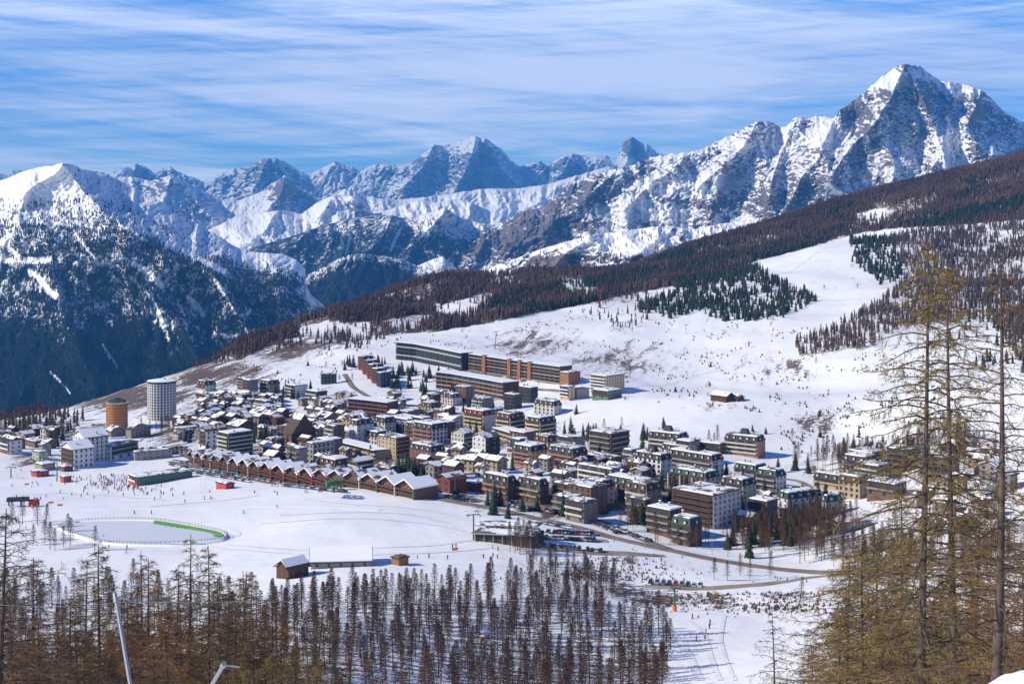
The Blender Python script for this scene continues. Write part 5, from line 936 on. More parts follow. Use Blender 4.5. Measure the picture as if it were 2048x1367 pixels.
def big_larch(seed, H=16., nb=105, spread=.26, bare_to=.10, dens=1.0, knob=True):
    """trunk mesh and branch mesh of a leafless larch seen close by; twigs carry short knobbly spurs"""
    r = random.Random(seed)
    tp = [Vector((0, 0, -1.5))]; n = 14
    for i in range(1, n+1):
        t = i/n; tp.append(Vector((math.sin(t*3+seed)*.012*H, math.cos(t*2.4+seed)*.010*H, H*t)))
    rad = [H*.0125*(1-.93*(i/n)**.9)*(1.25 if i == 0 else 1) for i in range(n+1)]
    tv, tf = segs([tuple(p) for p in tp[:-1]], [tuple(p) for p in tp[1:]], rad[:-1], rad[1:], 9)
    def trunk(z):
        t = max(0, min(.999, z/H))*(n)-0; i = min(n-1, int(t)); return tp[i].lerp(tp[i+1], t-i) if i else Vector((0, 0, z))
    A0, A1, B0, B1 = [], [], [], []; T0, T1, S0, S1 = [], [], [], []
    az = r.random()*6.28
    for b in range(nb):
        t = bare_to+(.985-bare_to)*(b+r.random())/nb
        az += 2.4+r.uniform(-.5, .5)
        prof = min(1, (1-t)*1.9)**.75*(.55+.45*min(1, t*3.0))
        Lb = max(.35, H*spread*prof*r.uniform(.65, 1.15)); el = math.radians(r.uniform(-8, 14)+30*max(0, t-.6))
        p = trunk(t*H).copy(); ns = max(4, int(Lb/.42)); ds = Lb/ns; a = az; e = el
        for s in range(ns):
            f = s/ns; e2 = e-math.radians(22)*math.sin(f*math.pi*.9)+math.radians(26)*max(0, f-.6); a += r.uniform(-.10, .10)
            d = Vector((math.cos(a)*math.cos(e2), math.sin(a)*math.cos(e2), math.sin(e2))); q = p+d*ds
            r0 = (.012+.0075*Lb)*(1-f)*.62+.007; A0.append(tuple(p)); A1.append(tuple(q)); B0.append(r0); B1.append(r0*.86)
            nt_ = 2 if f > .12 else 1
            for k in range(int(nt_*dens+r.random())):
                sd_ = 1 if (k+s) % 2 else -1; pa = a+sd_*r.uniform(.6, 1.35); pe = e2+r.uniform(-.75, .45)
                tl = r.uniform(.22, .75)*(1-.45*f)*min(1, Lb/1.6); pp = p.lerp(q, r.random()); nn_ = 3
                for m_ in range(nn_):
                    td = Vector((math.cos(pa)*math.cos(pe), math.sin(pa)*math.cos(pe), math.sin(pe))); qq = pp+td*(tl/nn_)
                    T0.append(tuple(pp)); T1.append(tuple(qq)); S0.append(.0070-.0015*m_); S1.append(.0055-.0015*m_)
                    for kk in range(2 if knob else 1):
                        ka = pa+r.choice((-1, 1))*r.uniform(.5, 1.4); ke = pe+r.uniform(-.8, .5); kl = r.uniform(.07, .30)
                        kd = Vector((math.cos(ka)*math.cos(ke), math.sin(ka)*math.cos(ke), math.sin(ke)))
                        pk = pp.lerp(qq, r.random()); T0.append(tuple(pk)); T1.append(tuple(pk+kd*kl)); S0.append(.0075); S1.append(.005)
                    pp = qq; pa += r.uniform(-.35, .35); pe += r.uniform(-.2, .3)
            p = q
    bv, bf_ = segs(A0, A1, B0, B1, 4); wv, wf = segs(T0, T1, S0, S1, 3)
    return (tv, tf), (np.concatenate([bv, wv]), [bf_, wf+len(bv)])
def thing(name, loc, label, cat, group=None, rz=0, sc=1.0):
    e = empty(name, loc, rz); e.scale = (sc,)*3 if not isinstance(sc, tuple) else sc; tag(e, label, cat, group); return e
BIG = []
for sd_, kw in ((1, dict(H=16, nb=118, dens=1.1)), (2, dict(H=16, nb=120, spread=.25, dens=1.2)), (3, dict(H=16, nb=84, spread=.20, dens=.8)), (4, dict(H=16, nb=150, spread=.28, dens=1.7))):
    (tv, tf), (bv, bfs) = big_larch(sd_, **kw)
    tm = mesh_np('trunk', tv, [tf], [m_bark], smooth=True)
    BIG.append((tm, mesh_np('branches', bv, bfs, [m_bark, m_fgbrown], midx=[0, 1])))
def place_big(v, px, D, pytop, mt, label, group=None, rz=None, wide=1.0, lean=0):
    x = (px-1024)/F*D; z = float(zN(x, D)); H = CAMZ-(pytop-HY)/F*D-z; s = H/16.0
    e = thing('larch_tree', (x, D, z), label, 'larch', group, rz if rz is not None else random.random()*6.28, (s*wide, s*wide, s))
    if lean: e.rotation_euler[1] = lean
    link('trunk', BIG[v][0], e); c = link('crown', BIG[v][1], e); e.rotation_euler[0] = random.gauss(0, .012) if D < 45 else random.gauss(0, .03)
    c.material_slots[1].link = 'OBJECT'; c.material_slots[1].material = mt; return e
W0 = 'leafless larches filling the foreground'
place_big(1, 1852, 36, 478, m_olive, 'tall leafless larch with straight pale trunk, leftmost of the three tall right-hand trees', wide=.86)
place_big(0, 1903, 39, 520, m_olive, 'leafless yellow-olive larch standing close between two straighter trunks on the right', wide=.86)
place_big(2, 1990, 27, 528, m_fgbrown, 'leafless larch with the thickest bark-covered trunk, nearest the right edge', wide=1.1)
place_big(3, 2085, 44, 930, m_fgrust, 'rust-orange larch crown cut off by the right edge of the photo', wide=1.5)
place_big(3, 1735, 52, 1085, m_olive, 'dense yellow-olive larch crown low on the right, in front of the snowy gully', wide=1.35)
place_big(3, 1800, 60, 1110, m_fgbrown, 'brown bushy larch crown between the low olive crown and the tall larches', wide=1.35)
place_big(0, 1930, 70, 1000, m_fgbrown, 'brown larch crown standing behind the tall right-hand trunks', wide=1.3)
place_big(3, 1680, 46, 1235, m_olive, 'lowest olive larch crown at the bottom right, beside the thin bare sapling', wide=1.1)
place_big(2, 1550, 62, 1225, m_bark, 'thin bare young larch standing alone on the snow at the bottom right', wide=1.0)
place_big(2, 2035, 66, 1120, m_fgrust, 'orange-brown larch low behind the thickest trunk at the right edge', wide=1.3)
place_big(0, 1870, 85, 1160, m_fgbrown, 'brown larch crown low behind the left tall trunk', wide=1.3)
place_big(0, 6, 58, 1015, m_bark, 'dark leafless larch at the left edge with long bare up-swept branches', wide=1.3)
FG = [(1, 75, 120, 1115, 0), (0, 130, 95, 1195, 1), (2, 175, 150, 1120, 0), (1, 205, 130, 1085, 0), (3, 160, 70, 1260, 2), (0, 240, 110, 1180, 1), (2, 268, 150, 1105, 0), (1, 300, 120, 1110, 1), (3, 262, 84, 1230, 0), (0, 330, 105, 1125, 0),
      (2, 375, 110, 1068, 1), (1, 408, 105, 1090, 0), (3, 345, 80, 1210, 1), (0, 445, 115, 1150, 2), (1, 482, 125, 1150, 1), (2, 512, 150, 1140, 0), (3, 425, 75, 1240, 0), (0, 500, 95, 1215, 1), (1, 50, 80, 1200, 0), (3, 60, 60, 1290, 1),
      (0, 560, 100, 1250, 1), (3, 590, 72, 1290, 3), (3, 640, 66, 1312, 3), (3, 540, 62, 1300, 3), (0, 680, 78, 1335, 2), (1, 610, 120, 1225, 0), (3, 480, 58, 1310, 3), (3, 385, 60, 1310, 1), (0, 310, 62, 1300, 0), (3, 220, 60, 1310, 2), (0, 115, 52, 1320, 0), (1, 20, 95, 1130, 2), (2, 545, 135, 1175, 0), (3, 760, 78, 1355, 2), (0, 455, 90, 1180, 2)]
FG += [(3, 10+i*52+((i*37) % 23), 66+(i*17) % 40, 1235+((i*53) % 60), i % 4) for i in range(11)]
FG += [(3, 1690+i*38, 56+(i*13) % 30, 1120+((i*67) % 150), (0, 3, 0, 1)[i % 4]) for i in range(9)]
FG += [(v_, 25+i*47, 75+(i*29) % 60, 1185+((i*41) % 90), i % 3) for i, v_ in enumerate((0, 1, 3, 0, 1, 0, 3, 1, 0, 1, 3, 0))]
FG += [(3, 1640, 60, 1290, 3), (3, 1760, 50, 1240, 3), (0, 1700, 68, 1180, 0), (3, 1830, 46, 1280, 0), (3, 1925, 52, 1240, 3), (1, 1770, 74, 1060, 0), (1, 1960, 58, 1090, 0), (0, 2020, 54, 1020, 1), (3, 2060, 58, 1240, 1), (1, 1815, 66, 980, 3)]
MT = [m_fgbrown, m_fgrust, m_twig2, m_olive]; MN = ['umber-brown', 'orange-tinged', 'rusty brown', 'yellow-olive']
for v, px, D, pt, mi in FG:
    place_big(v, px, D, pt, MT[mi], '%s %s larch %s' % (MN[mi], ('low bushy' if pt > 1230 else 'tall' if pt < 1130 else 'middling'), ('at the far left of the foreground wood' if px < 150 else 'left of the grey pole' if px < 235 else 'just right of the grey pole' if px < 350 else 'above the short grey pole end' if px < 480 else 'at the right end of the left foreground wood') if px < 1000 else ('below the leftmost tall right-hand larch' if px < 1850 else 'behind the thickest right-hand trunk')), W0, wide=random.uniform(.95, 1.25))
# --- mid-distance larches: thin bare crowns, trunk and crown meshes shared between copies
def mid_larch(seed, H=15., nb=74, spread=.155, tw=12, droop=.25, wt=.078, start=.22):
    r = random.Random(seed); tv, tf = segs([(0, 0, -1), (0, 0, H*.5)], [(0, 0, H*.5), (.1, 0, H)], [.20, .13], [.13, .02], 5)
    V = []; Fc = []; az = 0
    def tri(p, q, w):
        d = (q-p).normalized(); s = d.cross(Vector((r.uniform(-1, 1), r.uniform(-1, 1), r.uniform(.2, 1)))).normalized()*w
        i = len(V); V.extend([tuple(p-s), tuple(p+s), tuple(q)]); Fc.append((i, i+1, i+2))
    for b in range(nb):
        t = start+(1-start)*((b+r.random())/nb)**.9; az += 2.4+r.uniform(-.4, .4); Lb = H*spread*(1-t)**1.0*r.uniform(.6, 1.25)+.22
        d = Vector((math.cos(az), math.sin(az), r.uniform(-.15, .3)-droop*(1-t))).normalized(); p = Vector((0, 0, t*H)); q = p+d*Lb
        tri(p, q, .06)
        for k in range(tw):
            f = r.uniform(.15, 1); a2 = az+r.uniform(-1.3, 1.3); dd = Vector((math.cos(a2), math.sin(a2), r.uniform(-.6, .5))); tri(p+d*Lb*f, p+d*Lb*f+dd*r.uniform(.35, .85)*(1.1-.4*f), wt)
    return (tv, tf), (np.array(V), np.array(Fc))
MID = []
for sd_ in range(5):
    (tv, tf), (cv, cf_) = mid_larch(sd_+10, H=15, nb=92+sd_*5, spread=.25+.03*(sd_ % 3), start=.16+.07*(sd_ % 4))
    MID.append((mesh_np('trunk', tv, [tf], [m_bark]), mesh_np('crown', cv, [cf_], [m_twig if sd_ % 3 else m_twig2]), (tv, tf), (cv, cf_)))
def spruce(seed, H=11., tiers=15, k=9):
    r = random.Random(seed); tv, tf = segs([(0, 0, -1)], [(0, 0, H*.97)], [.16], [.02], 5); V = []; Fc = []
    for i in range(tiers):
        t = .08+.92*i/tiers; R = H*.20*(1-t)**.8+.18
        for j in range(k):
            a = 2*math.pi*(j+r.random()*.8)/k+i; L_ = R*r.uniform(.7, 1.2); z = t*H+r.uniform(-.2, .2)
            c, s = math.cos(a), math.sin(a); w_ = L_*.34; b = len(V)
            V += [(c*.05, s*.05, z+.35), (c*L_*.6-s*w_, s*L_*.6+c*w_, z-.05*L_), (c*L_, s*L_, z-.42*L_), (c*L_*.6+s*w_, s*L_*.6-c*w_, z-.05*L_), (c*L_*.5, s*L_*.5, z+.18)]
            Fc += [(b, b+1, b+4), (b+1, b+2, b+4), (b+2, b+3, b+4), (b+3, b, b+4)]
    b = len(V); V += [(.12, 0, H*.93), (-.08, .1, H*.93), (-.08, -.1, H*.93), (0, 0, H*1.03)]; Fc += [(b, b+1, b+3), (b+1, b+2, b+3), (b+2, b, b+3)]
    return (tv, tf), (np.array(V), np.array(Fc))
SPR = []
for sd_ in range(4):
    (tv, tf), (cv, cf_) = spruce(sd_, tiers=13+sd_, k=8+sd_ % 2)
    SPR.append((mesh_np('trunk', tv, [tf], [m_bark]), mesh_np('crown', cv, [cf_], [m_spr]), (tv, tf), (cv, cf_)))
def put(kind, lib, x, y, H, label, cat, group, H0, wide=1.0):
    if not free(x, y, .6): return
    z = float(zN(x, y)); s = H/H0; wide *= random.uniform(.78, 1.3); e = thing(kind, (x, y, z-.2), label, cat, group, random.random()*6.28, (s*wide, s*wide, s)); e.rotation_euler[0] = random.gauss(0, .028); e.rotation_euler[1] = random.gauss(0, .028)
    v = random.randrange(len(lib)); link('trunk', lib[v][0], e); link('crown', lib[v][1], e); return e
def merge(name, tmpl, pts, scl, mats, kindlab, widths=None, mi=None, uprot=True):
    """one object out of many small trees too numerous to single out. tmpl: list of (V,F)"""
    VV, FF, MI = [], {}, []; off = 0; n = len(pts); which = rng.integers(0, len(tmpl), n); ang = rng.random(n)*2*np.pi
    faces = []; midx = []
    for k, (V, Fc) in enumerate(tmpl):
        s = np.where(which == k)[0]
        if not len(s): continue
        c, sn = np.cos(ang[s])[:, None], np.sin(ang[s])[:, None]; sc = scl[s][:, None]; wd = sc*(widths[s][:, None] if widths is not None else 1)
        X = (V[None, :, 0]*c-V[None, :, 1]*sn)*wd+pts[s, 0:1]; Y = (V[None, :, 0]*sn+V[None, :, 1]*c)*wd+pts[s, 1:2]; Z = V[None, :, 2]*sc+pts[s, 2:3]
        VV.append(np.stack([X, Y, Z], -1).reshape(-1, 3)); o_ = off+np.arange(len(s))*len(V)
        faces.append((Fc[None]+o_[:, None, None]).reshape(-1, Fc.shape[1])); midx.append(np.repeat(mi[s] if mi is not None else np.zeros(len(s), int), len(Fc))); off += len(s)*len(V)
    me = mesh_np(name, np.concatenate(VV), faces, mats, midx=midx); o = link(name, me); tag(o, kindlab, 'woodland', None, 'stuff'); return o
def lowcone(seed, H, R, tiers, k, jag=.5, lean=0, lift=.1):
    r = random.Random(seed); V = []; Fc = []
    for i in range(tiers):
        t0 = lift+(1-lift)*i/tiers; t1 = min(1, t0+(1-lift)/tiers*1.5); Rr = R*(1-t0)**.8
        for j in range(k):
            a = 2*math.pi*(j+r.random()*jag)/k; a2 = a+2*math.pi/k*.9; q = r.uniform(1-jag, 1); b = len(V)
            V += [(math.cos(a)*Rr*q, math.sin(a)*Rr*q, t0*H+r.uniform(-.05, .05)*H), (math.cos(a2)*Rr*.5, math.sin(a2)*Rr*.5, t0*H+.1*H/tiers), (0, 0, t1*H)]; Fc.append((b, b+1, b+2))
    b = len(V); V += [(-.15, 0, -1), (.15, 0, -1), (0, 0, H*.9)]; Fc.append((b, b+1, b+2)); return np.array(V), np.array(Fc)
FARL = [lowcone(s, 14, 2.5, 5, 5, .75, lift=.12) for s in range(5)]
FARS = [lowcone(s+20, 12, 2.5, 4, 6, .35, lift=.04) for s in range(4)]
def scatter(n, D0, D1, px0, px1, polys, excl=()):
    D = np.sqrt(rng.random(n)*(D1**2-D0**2)+D0**2); px = px0+rng.random(n)*(px1-px0); x = (px-1024)/F*D; z = zN(x, D); PX, PY = proj(x, D, z)
    k = np.zeros(n, bool)
    for p in polys: k |= inpoly(PX, PY, p)
    if len(excl):
        a_, b_ = wob(x, D); thin = rng.random(n) > .05
        for p in excl: k &= ~(inpoly(PX+a_, PY+b_, p) & thin)
    return np.stack([x, D, z], -1)[k], PX[k], PY[k]
# hillside woods
pts, PX, PY = scatter(260000, 1500, 3150, -200, 2400, FOREST, CLEAR)
dn = fbm(pts[:, 0]/110, pts[:, 1]/150, 4); sp = fbm(pts[:, 0]/220+40, pts[:, 1]/130, 4)
left = sst(1000, 500, PX)
keep = rng.random(len(pts)) < np.clip(.66+dn*2.3-left*.22, .10, 1)*.9; pts, PX, PY, sp = pts[keep], PX[keep], PY[keep], sp[keep]
band = np.exp(-((PY-(690-(PX-1000)*.0-0))/1e9)**2)*0
dk = ((sp > .12) & (PX > 900)) | ((np.abs(PY-np.interp(PX, [980, 1200, 1400, 1600], [608, 572, 535, 492])) < 12) & (PX > 980) & (PX < 1650) & (rng.random(len(PX)) < .75))
h = rng.uniform(10, 17, len(pts)); print('hill forest', len(pts))
merge('larch_wood', FARL, pts[~dk], h[~dk]/14, [m_larfar, m_larfar2], 'wide brown leafless larch wood covering the long hillside ridge', np.full((~dk).sum(), 1.25), (fbm(pts[~dk, 0]/120, pts[~dk, 1]/120+7, 3) > .03).astype(int))
merge('conifer_wood', FARS, pts[dk], h[dk]*.85/12, [m_spr], 'dark green conifers massed among the brown larches on the hillside', np.full(dk.sum(), 1.15))
# patches of trees on the open right-hand slopes
PATCH_D = [([(1385, 540), (1480, 520), (1560, 560), (1640, 600), (1560, 640), (1450, 645), (1400, 625), (1340, 640), (1260, 620), (1330, 590)], 1, .8), ([(1700, 470), (1790, 480), (1810, 560), (1760, 570), (1700, 520)], 1, .8), ([(1780, 470), (2060, 430), (2060, 760), (1980, 640), (1800, 660), (1740, 700), (1600, 712), (1590, 690), (1700, 640), (1770, 600), (1810, 560)], 0, 1.1), ([(1950, 560), (2060, 560), (2060, 770), (1960, 740), (1880, 690)], 1, .15), ([(1840, 470), (1990, 440), (2060, 460), (2060, 520), (1850, 540)], 1, .22), ([(1280, 560), (1400, 540), (1420, 600), (1260, 660), (1160, 640)], 0, .25), ([(700, 660), (760, 670), (800, 660), (740, 700), (700, 700)], 0, .5), ([(540, 690), (700, 670), (700, 700), (600, 706), (540, 705)], 0, .5), ([(400, 720), (540, 690), (560, 700), (460, 725), (390, 740)], 0, .35), ([(1600, 790), (1700, 830), (1740, 870), (1900, 850), (1900, 940), (1760, 920), (1620, 800)], 0, .12), ([(0, 815), (110, 830), (170, 838), (150, 865), (60, 868), (0, 872)], 0, .9), ([(-100, 812), (0, 812), (0, 880), (-100, 880)], 0, .9)]
for i, (poly, k, dens) in enumerate(PATCH_D):
    d0 = min(Dat(*p) for p in poly); d1 = max(Dat(*p) for p in poly); x0 = min(p[0] for p in poly); x1 = max(p[0] for p in poly)
    area = (d1**2-d0**2)/2*(x1-x0)/F; p3, _, _ = scatter(int(area*dens/45), d0, d1, x0, x1, [poly])
    if not len(p3): continue
    kk = fbm(p3[:, 0]/40, p3[:, 1]/40, 3)+rng.normal(0, .06, len(p3)) > (-.12 if dens > .5 else -.02); p3 = p3[kk]
    if not len(p3): continue
    hh_ = rng.uniform(7, 14, len(p3)); names = [('larch_wood', 'brown bare larches in a patch of open wood'), ('conifer_wood', 'dark green pines in a patch on the snowy slope')][k]
    merge(names[0], (FARL if k == 0 else FARS), p3, hh_/(14 if k == 0 else 12), [[m_larfar, m_spr][k]], names[1]+[', above the open piste', ' beside the piste strip', ' on the right-hand slope', ' near the right edge', ' high on the right', ' at the top of the open snow', ' above the stepped dark block', ' at the left foot of the long ridge', ' on the bare lower ridge', ' behind the knoll', ' behind the left edge of the village', ' beyond the left edge of the village'][i], np.full(len(p3), 1.3))
# forest of the left mountain, tiny at this distance
n = 190000; x = rng.random(n)*760-60; y = 400+rng.random(n)*430
dens = np.full(n, .12)
for poly, wt in (([(-60, 455), (60, 450), (240, 460), (330, 480), (420, 520), (512, 508), (620, 540), (700, 650), (700, 830), (-60, 830)], .55), ([(-60, 660), (60, 650), (180, 660), (300, 640), (400, 690), (520, 680), (700, 660), (700, 830), (-60, 830)], .85), ([(330, 520), (512, 508), (600, 520), (640, 600), (560, 600), (420, 560)], .9)): dens = np.where(inpoly(x, y, poly), wt, dens)  # denser low down, also to darken the shaded flank
px_, pyb_, pyc_, D_ = MAPS['left_mountain']; cr = np.interp(x, px_, pyc_); dens *= np.clip(.6+fbm(x/22, y/30, 4)*1.7, .12, 1.2); dens *= sst(15, 75, y-cr)
for bx, by, rx, ry in ((60, 522, 70, 6), (85, 560, 12, 20), (15, 480, 12, 22), (290, 545, 12, 22), (385, 615, 12, 26), (325, 655, 8, 34), (520, 515, 20, 6), (110, 590, 12, 18)): dens *= 1-.95*np.exp(-((x-bx)/rx)**2-((y-by)/ry)**2)
dens = dens*rundist('left_mountain', x, y); k = rng.random(n) < dens*.85; P3, ok = on_massif('left_mountain', x[k], y[k]); P3 = P3[ok]; print('left forest', len(P3))
merge('conifer_wood', [lowcone(s+50, 14, 3.3, 2, 4, .3, lift=.02) for s in range(3)], P3-[0, 0, 1], rng.uniform(.6, 1.25, len(P3)), [m_sprfar], 'dark conifer forest thinning out up the big snowy mountain on the left')
def mtn_trees(nm, n, box, dfun, lab, H=13, R=3.2):
    x = box[0]+rng.random(n)*(box[2]-box[0]); y = box[1]+rng.random(n)*(box[3]-box[1]); P3, ok = on_massif(nm, x, y); d = dfun(x, y)*rundist(nm, x, y); k = ok & (rng.random(n) < d); P3 = P3[k]
    merge('conifer_wood', [lowcone(s+70, H, R, 2, 4, .3, lift=.02) for s in range(2)], P3, rng.uniform(.6, 1.25, len(P3)), [m_sprfar], lab)
mtn_trees('wooded_knoll', 9000, (590, 500, 940, 640), lambda x, y: np.where(x > 845, .12, .9), 'dark conifer wood on the round knoll in the valley gap')
mtn_trees('gully_hill', 7000, (950, 440, 1600, 620), lambda x, y: np.clip(.12+fbm(x/30, y/16, 3)*1.6, 0, 1)*.8, 'scattered trees on the snowy gullied hill behind the ridge', 12, 2.6)
mtn_trees('wooded_slopes', 14000, (430, 430, 1150, 560), lambda x, y: np.clip(.4+fbm(x/30, y/20, 3)*2.2, 0, 1)*sst(0, 35, y-np.interp(x, MAPS['wooded_slopes'][0], MAPS['wooded_slopes'][2])), 'far conifer forest on the blue slopes across the valley', 17, 5)
mtn_trees('left_mountain', 5000, (150, 340, 480, 500), lambda x, y: np.clip(.15+fbm(x/20, y/20, 3)*1.8, 0, 1)*.5, 'lone trees and rocks dotting the upper shoulder of the left mountain', 13, 3)
# --- the larch wood in the lower middle: the nearest stand as trees of their own
WOODM = [[(500, 1225), (600, 1225), (700, 1205), (800, 1195), (900, 1200), (1000, 1192), (1060, 1182), (1120, 1190), (1200, 1222), (1260, 1258), (1310, 1262), (1345, 1290), (1330, 1420), (600, 1500), (500, 1500)],
         [(0, 1185), (120, 1190), (300, 1212), (420, 1230), (520, 1215), (520, 1480), (0, 1480)], [(1050, 1122), (1090, 1122), (1235, 1178), (1240, 1200), (1200, 1198), (1110, 1168)]]
cand, PX, PY = scatter(6000, 290, 640, -20, 1400, WOODM); sel = []
for i in rng.permutation(len(cand)):
    p = cand[i]; md = 4.5
    if PX[i] < 520: md = 8
    if all((p[0]-q_[0])**2+(p[1]-q_[1])**2 > md*md for q_ in sel): sel.append(p)
sel.sort(key=lambda p: p[1]); print('mid wood', len(sel))
NIND = 200
for p in sel[:NIND]:
    h_ = random.uniform(7.5, 15.5); q_ = proj(p[0], p[1], p[2]); put('larch_tree', MID, p[0], p[1], h_, '%s bare larch in the %s lower wood%s' % ('short' if h_ < 11 else ('tall' if h_ > 13.5 else 'slender'), 'left-hand' if q_[0] < 560 else 'central' if q_[0] < 950 else 'right-hand', (', close to the foreground trees' if p[1] < 400 else ', towards its upper edge' if p[1] > 450 else '')), 'larch', 'bare larches in the wood below the piste', 15)
r_ = np.array(sel[NIND:])
def stuffl(pts_, lab, h0=11, h1=17, lib=MID, H0=15., mt=(m_bark, m_twig)):
    pts_ = np.asarray(pts_, float); n = len(pts_)
    T = []
    for m_ in lib[:3]:
        (tv, tf), (cv, cf_) = m_[2], m_[3]; t3 = np.concatenate([tf[:, [0, 1, 2]], tf[:, [0, 2, 3]]]); T.append((np.concatenate([tv, cv]), np.concatenate([t3, cf_+len(tv)])))
    return merge('larch_wood' if lib is MID else 'conifer_wood', T, pts_, rng.uniform(h0, h1, n)/H0, [mt[1]], lab)
if len(r_): stuffl(r_, 'farther bare larches of the wood along the edge of the piste', 9, 15)
for px, py in [(67, 1090), (100, 1098), (110, 1100), (127, 1093), (140, 1090), (189, 1100), (25, 1045), (45, 1048), (75, 1050), (92, 1055), (137, 1065), (267, 1165), (90, 1080)]:
    g = G(px, py); put('larch_tree', MID, g.x, g.y, random.uniform(9, 14), 'small bare larch standing alone on the open snow left of the pond', 'larch', 'lone larches on the snow left of the pond', 15)
for i, (px, py) in enumerate([(1020, 1103), (1030, 1105), (1040, 1108), (1050, 1103), (1058, 1106), (1035, 1100), (1046, 1099)]):
    g = G(px, py); put('larch_tree', MID, g.x, g.y, random.uniform(12, 15), 'bare larch in the tight clump beside the car park', 'larch', 'clump of larches beside the car park', 15)
for px, py in [(1428, 1160), (1455, 1160), (1480, 1150), (1500, 1158), (1540, 1155), (1600, 1205)]:
    g = G(px, py); put('larch_tree', MID, g.x, g.y, random.uniform(8, 12), 'lone bare larch on the bank between the upper and lower road', 'larch', 'larches on the road bank', 15)
sl_ = []
for cx, cy, sx, sy, n in [(1640, 1075, 60, 40, 80), (1555, 1080, 60, 26, 55), (1480, 1090, 50, 20, 12), (1350, 1085, 70, 15, 12), (1250, 1060, 30, 12, 5), (1600, 930, 20, 10, 5), (1700, 925, 60, 20, 60), (1780, 930, 80, 26, 60), (325, 865, 34, 4, 12), (30, 870, 45, 8, 20), (1420, 895, 20, 5, 3), (1900, 900, 100, 32, 70), (1780, 1130, 90, 40, 70), (1950, 1120, 80, 60, 50), (1160, 905, 16, 8, 5)]:
    for _ in range(n):
        px, py = random.gauss(cx, sx*.55), random.gauss(cy, sy*.55); g = G(px, py)
        if free(g.x, g.y, .8): sl_.append(tuple(g))
stuffl(sl_, 'brown bare larches growing between and below the village buildings', 9, 15, MID, 15., (m_bark, m_twig2))
sh = []; tries = rng.random((9000, 2))
for a_, b_ in tries:
    px, py = 380+a_*1500, 600+b_*340
    if inpoly(np.array([px]), np.array([py]), [(380, 760), (700, 680), (1150, 620), (1500, 600), (1700, 700), (1880, 700), (1900, 860), (1700, 920), (1560, 900), (1560, 830), (1250, 800), (1150, 760), (900, 700), (800, 700), (600, 790), (400, 820)])[0] and pn(px/45, py/22) > .12:
        g = G(px, py)
        if free(g.x, g.y, 1): sh.append(tuple(g))
merge('shrubs', [lowcone(s+90, 2.2, 1.3, 3, 5, .6, lift=.0) for s in range(3)], np.array(sh)-[0, 0, .1], rng.uniform(.35, 1.3, len(sh)), [m_larfar], 'brown knee-high shrubs speckling the open snow slopes above the village')
sb_ = []
for _ in range(2600):
    px, py = random.choice([(random.gauss(1270, 60), random.gauss(1150, 22)), (random.gauss(1400, 90), random.gauss(1200, 12)), (random.gauss(1180, 60), random.gauss(1145, 14)), (random.gauss(1580, 50), random.gauss(1185, 12)), (random.gauss(1560, 60), random.gauss(1215, 6))])
    if pn(px/9, py/6) > -.05 and not 1164 < py < 1184:
        g = G(px, py); sb_.append(tuple(g))
merge('shrubs', [lowcone(s+190, 1.3, .8, 3, 5, .6, lift=.0) for s in range(3)], np.array(sb_)-[0, 0, .15], rng.uniform(.3, 1.1, len(sb_)), [m_larfar], 'brown scrub poking through the snow on the banks around the lower road')
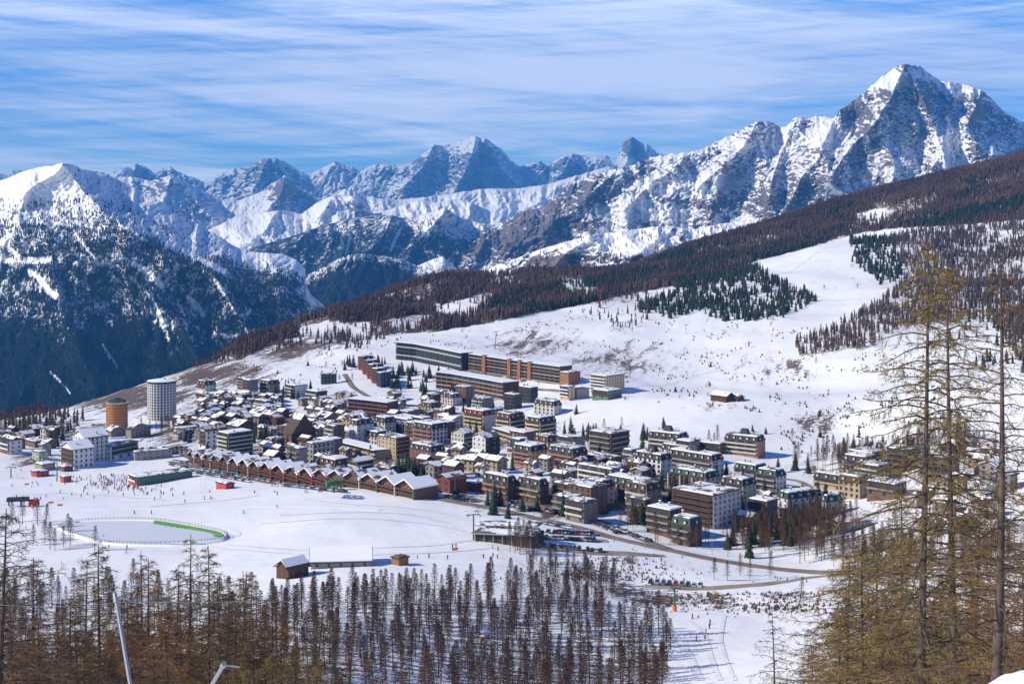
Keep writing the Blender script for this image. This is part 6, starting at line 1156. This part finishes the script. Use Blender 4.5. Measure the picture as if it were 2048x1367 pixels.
# dark spruces of the village
SP = []
for cx, cy, sx, sy, n in [(530, 880, 22, 9, 14), (555, 905, 10, 7, 6), (700, 870, 60, 20, 10), (480, 830, 50, 14, 8), (900, 820, 60, 14, 8), (1100, 990, 60, 14, 6), (1330, 1000, 60, 20, 7), (610, 880, 14, 6, 4), (825, 950, 22, 6, 12), (870, 750, 50, 10, 12), (820, 745, 26, 12, 12), (800, 775, 24, 14, 11), (760, 735, 22, 6, 6), (850, 785, 20, 8, 5), (905, 795, 22, 8, 7), (110, 885, 10, 7, 7), (600, 790, 45, 8, 11), (1085, 870, 20, 5, 4), (985, 1010, 18, 5, 4), (1280, 1040, 16, 12, 6), (1490, 975, 8, 8, 3), (1520, 1085, 60, 22, 20), (1600, 1060, 50, 25, 12), (1280, 880, 16, 4, 3), (1030, 940, 5, 3, 1), (1440, 1050, 20, 10, 2), (1170, 880, 25, 8, 4), (700, 735, 10, 5, 4), (540, 800, 25, 8, 4), (1480, 1130, 60, 5, 0), (1040, 860, 20, 4, 3), (950, 870, 40, 8, 3), (380, 880, 10, 6, 3), (1620, 1010, 40, 14, 6), (1880, 920, 50, 20, 3)]:
    for _ in range(n): SP.append((random.gauss(cx, sx*.6), random.gauss(cy, sy*.6)))
for px, py in ((x_, y_) for x_ in range(420, 1660, 22) for y_ in (830, 870, 910, 950, 990, 1030)):
    if random.random() < .36 and 25 > py-np.interp(px, [420, 830, 1000, 1660], [905, 960, 1010, 1110]) and py > np.interp(px, [420, 1100, 1660], [780, 800, 960]): SP.append((px+random.uniform(-9, 9), py+random.uniform(-12, 12)))
for px, py in SP:
    g = G(px, py); put('spruce_tree', SPR, g.x, g.y, random.uniform(8, 14), '%s dark spruce %s' % ('tall' if random.random() < .4 else 'short', 'near the upper curved blocks' if py < 800 else 'left of the white high-rise' if px < 680 else 'by the hotel terrace' if px < 150 else 'around the striped and cream blocks' if px < 1120 else 'below the mansard blocks' if px < 1420 else 'in front of the right-hand blocks'), 'spruce', 'dark spruces growing through the village', 11, 1.15)
for _ in range(70):
    px, py = random.choice([(random.uniform(1500, 1780), random.uniform(560, 690)), (random.uniform(1200, 1650), random.uniform(700, 800)), (random.uniform(1170, 1300), random.uniform(850, 885)), (random.uniform(1500, 1720), random.uniform(830, 900)), (random.uniform(420, 720), random.uniform(720, 790)), (random.uniform(1100, 1500), random.uniform(625, 700))])
    g = G(px, py); put('young_pine', SPR if random.random() < .5 else MID, g.x, g.y, random.uniform(3, 7), 'small young tree dotting the open snow slope above the village', 'young tree', 'young trees dotted over the open slopes', 13, 1.5)
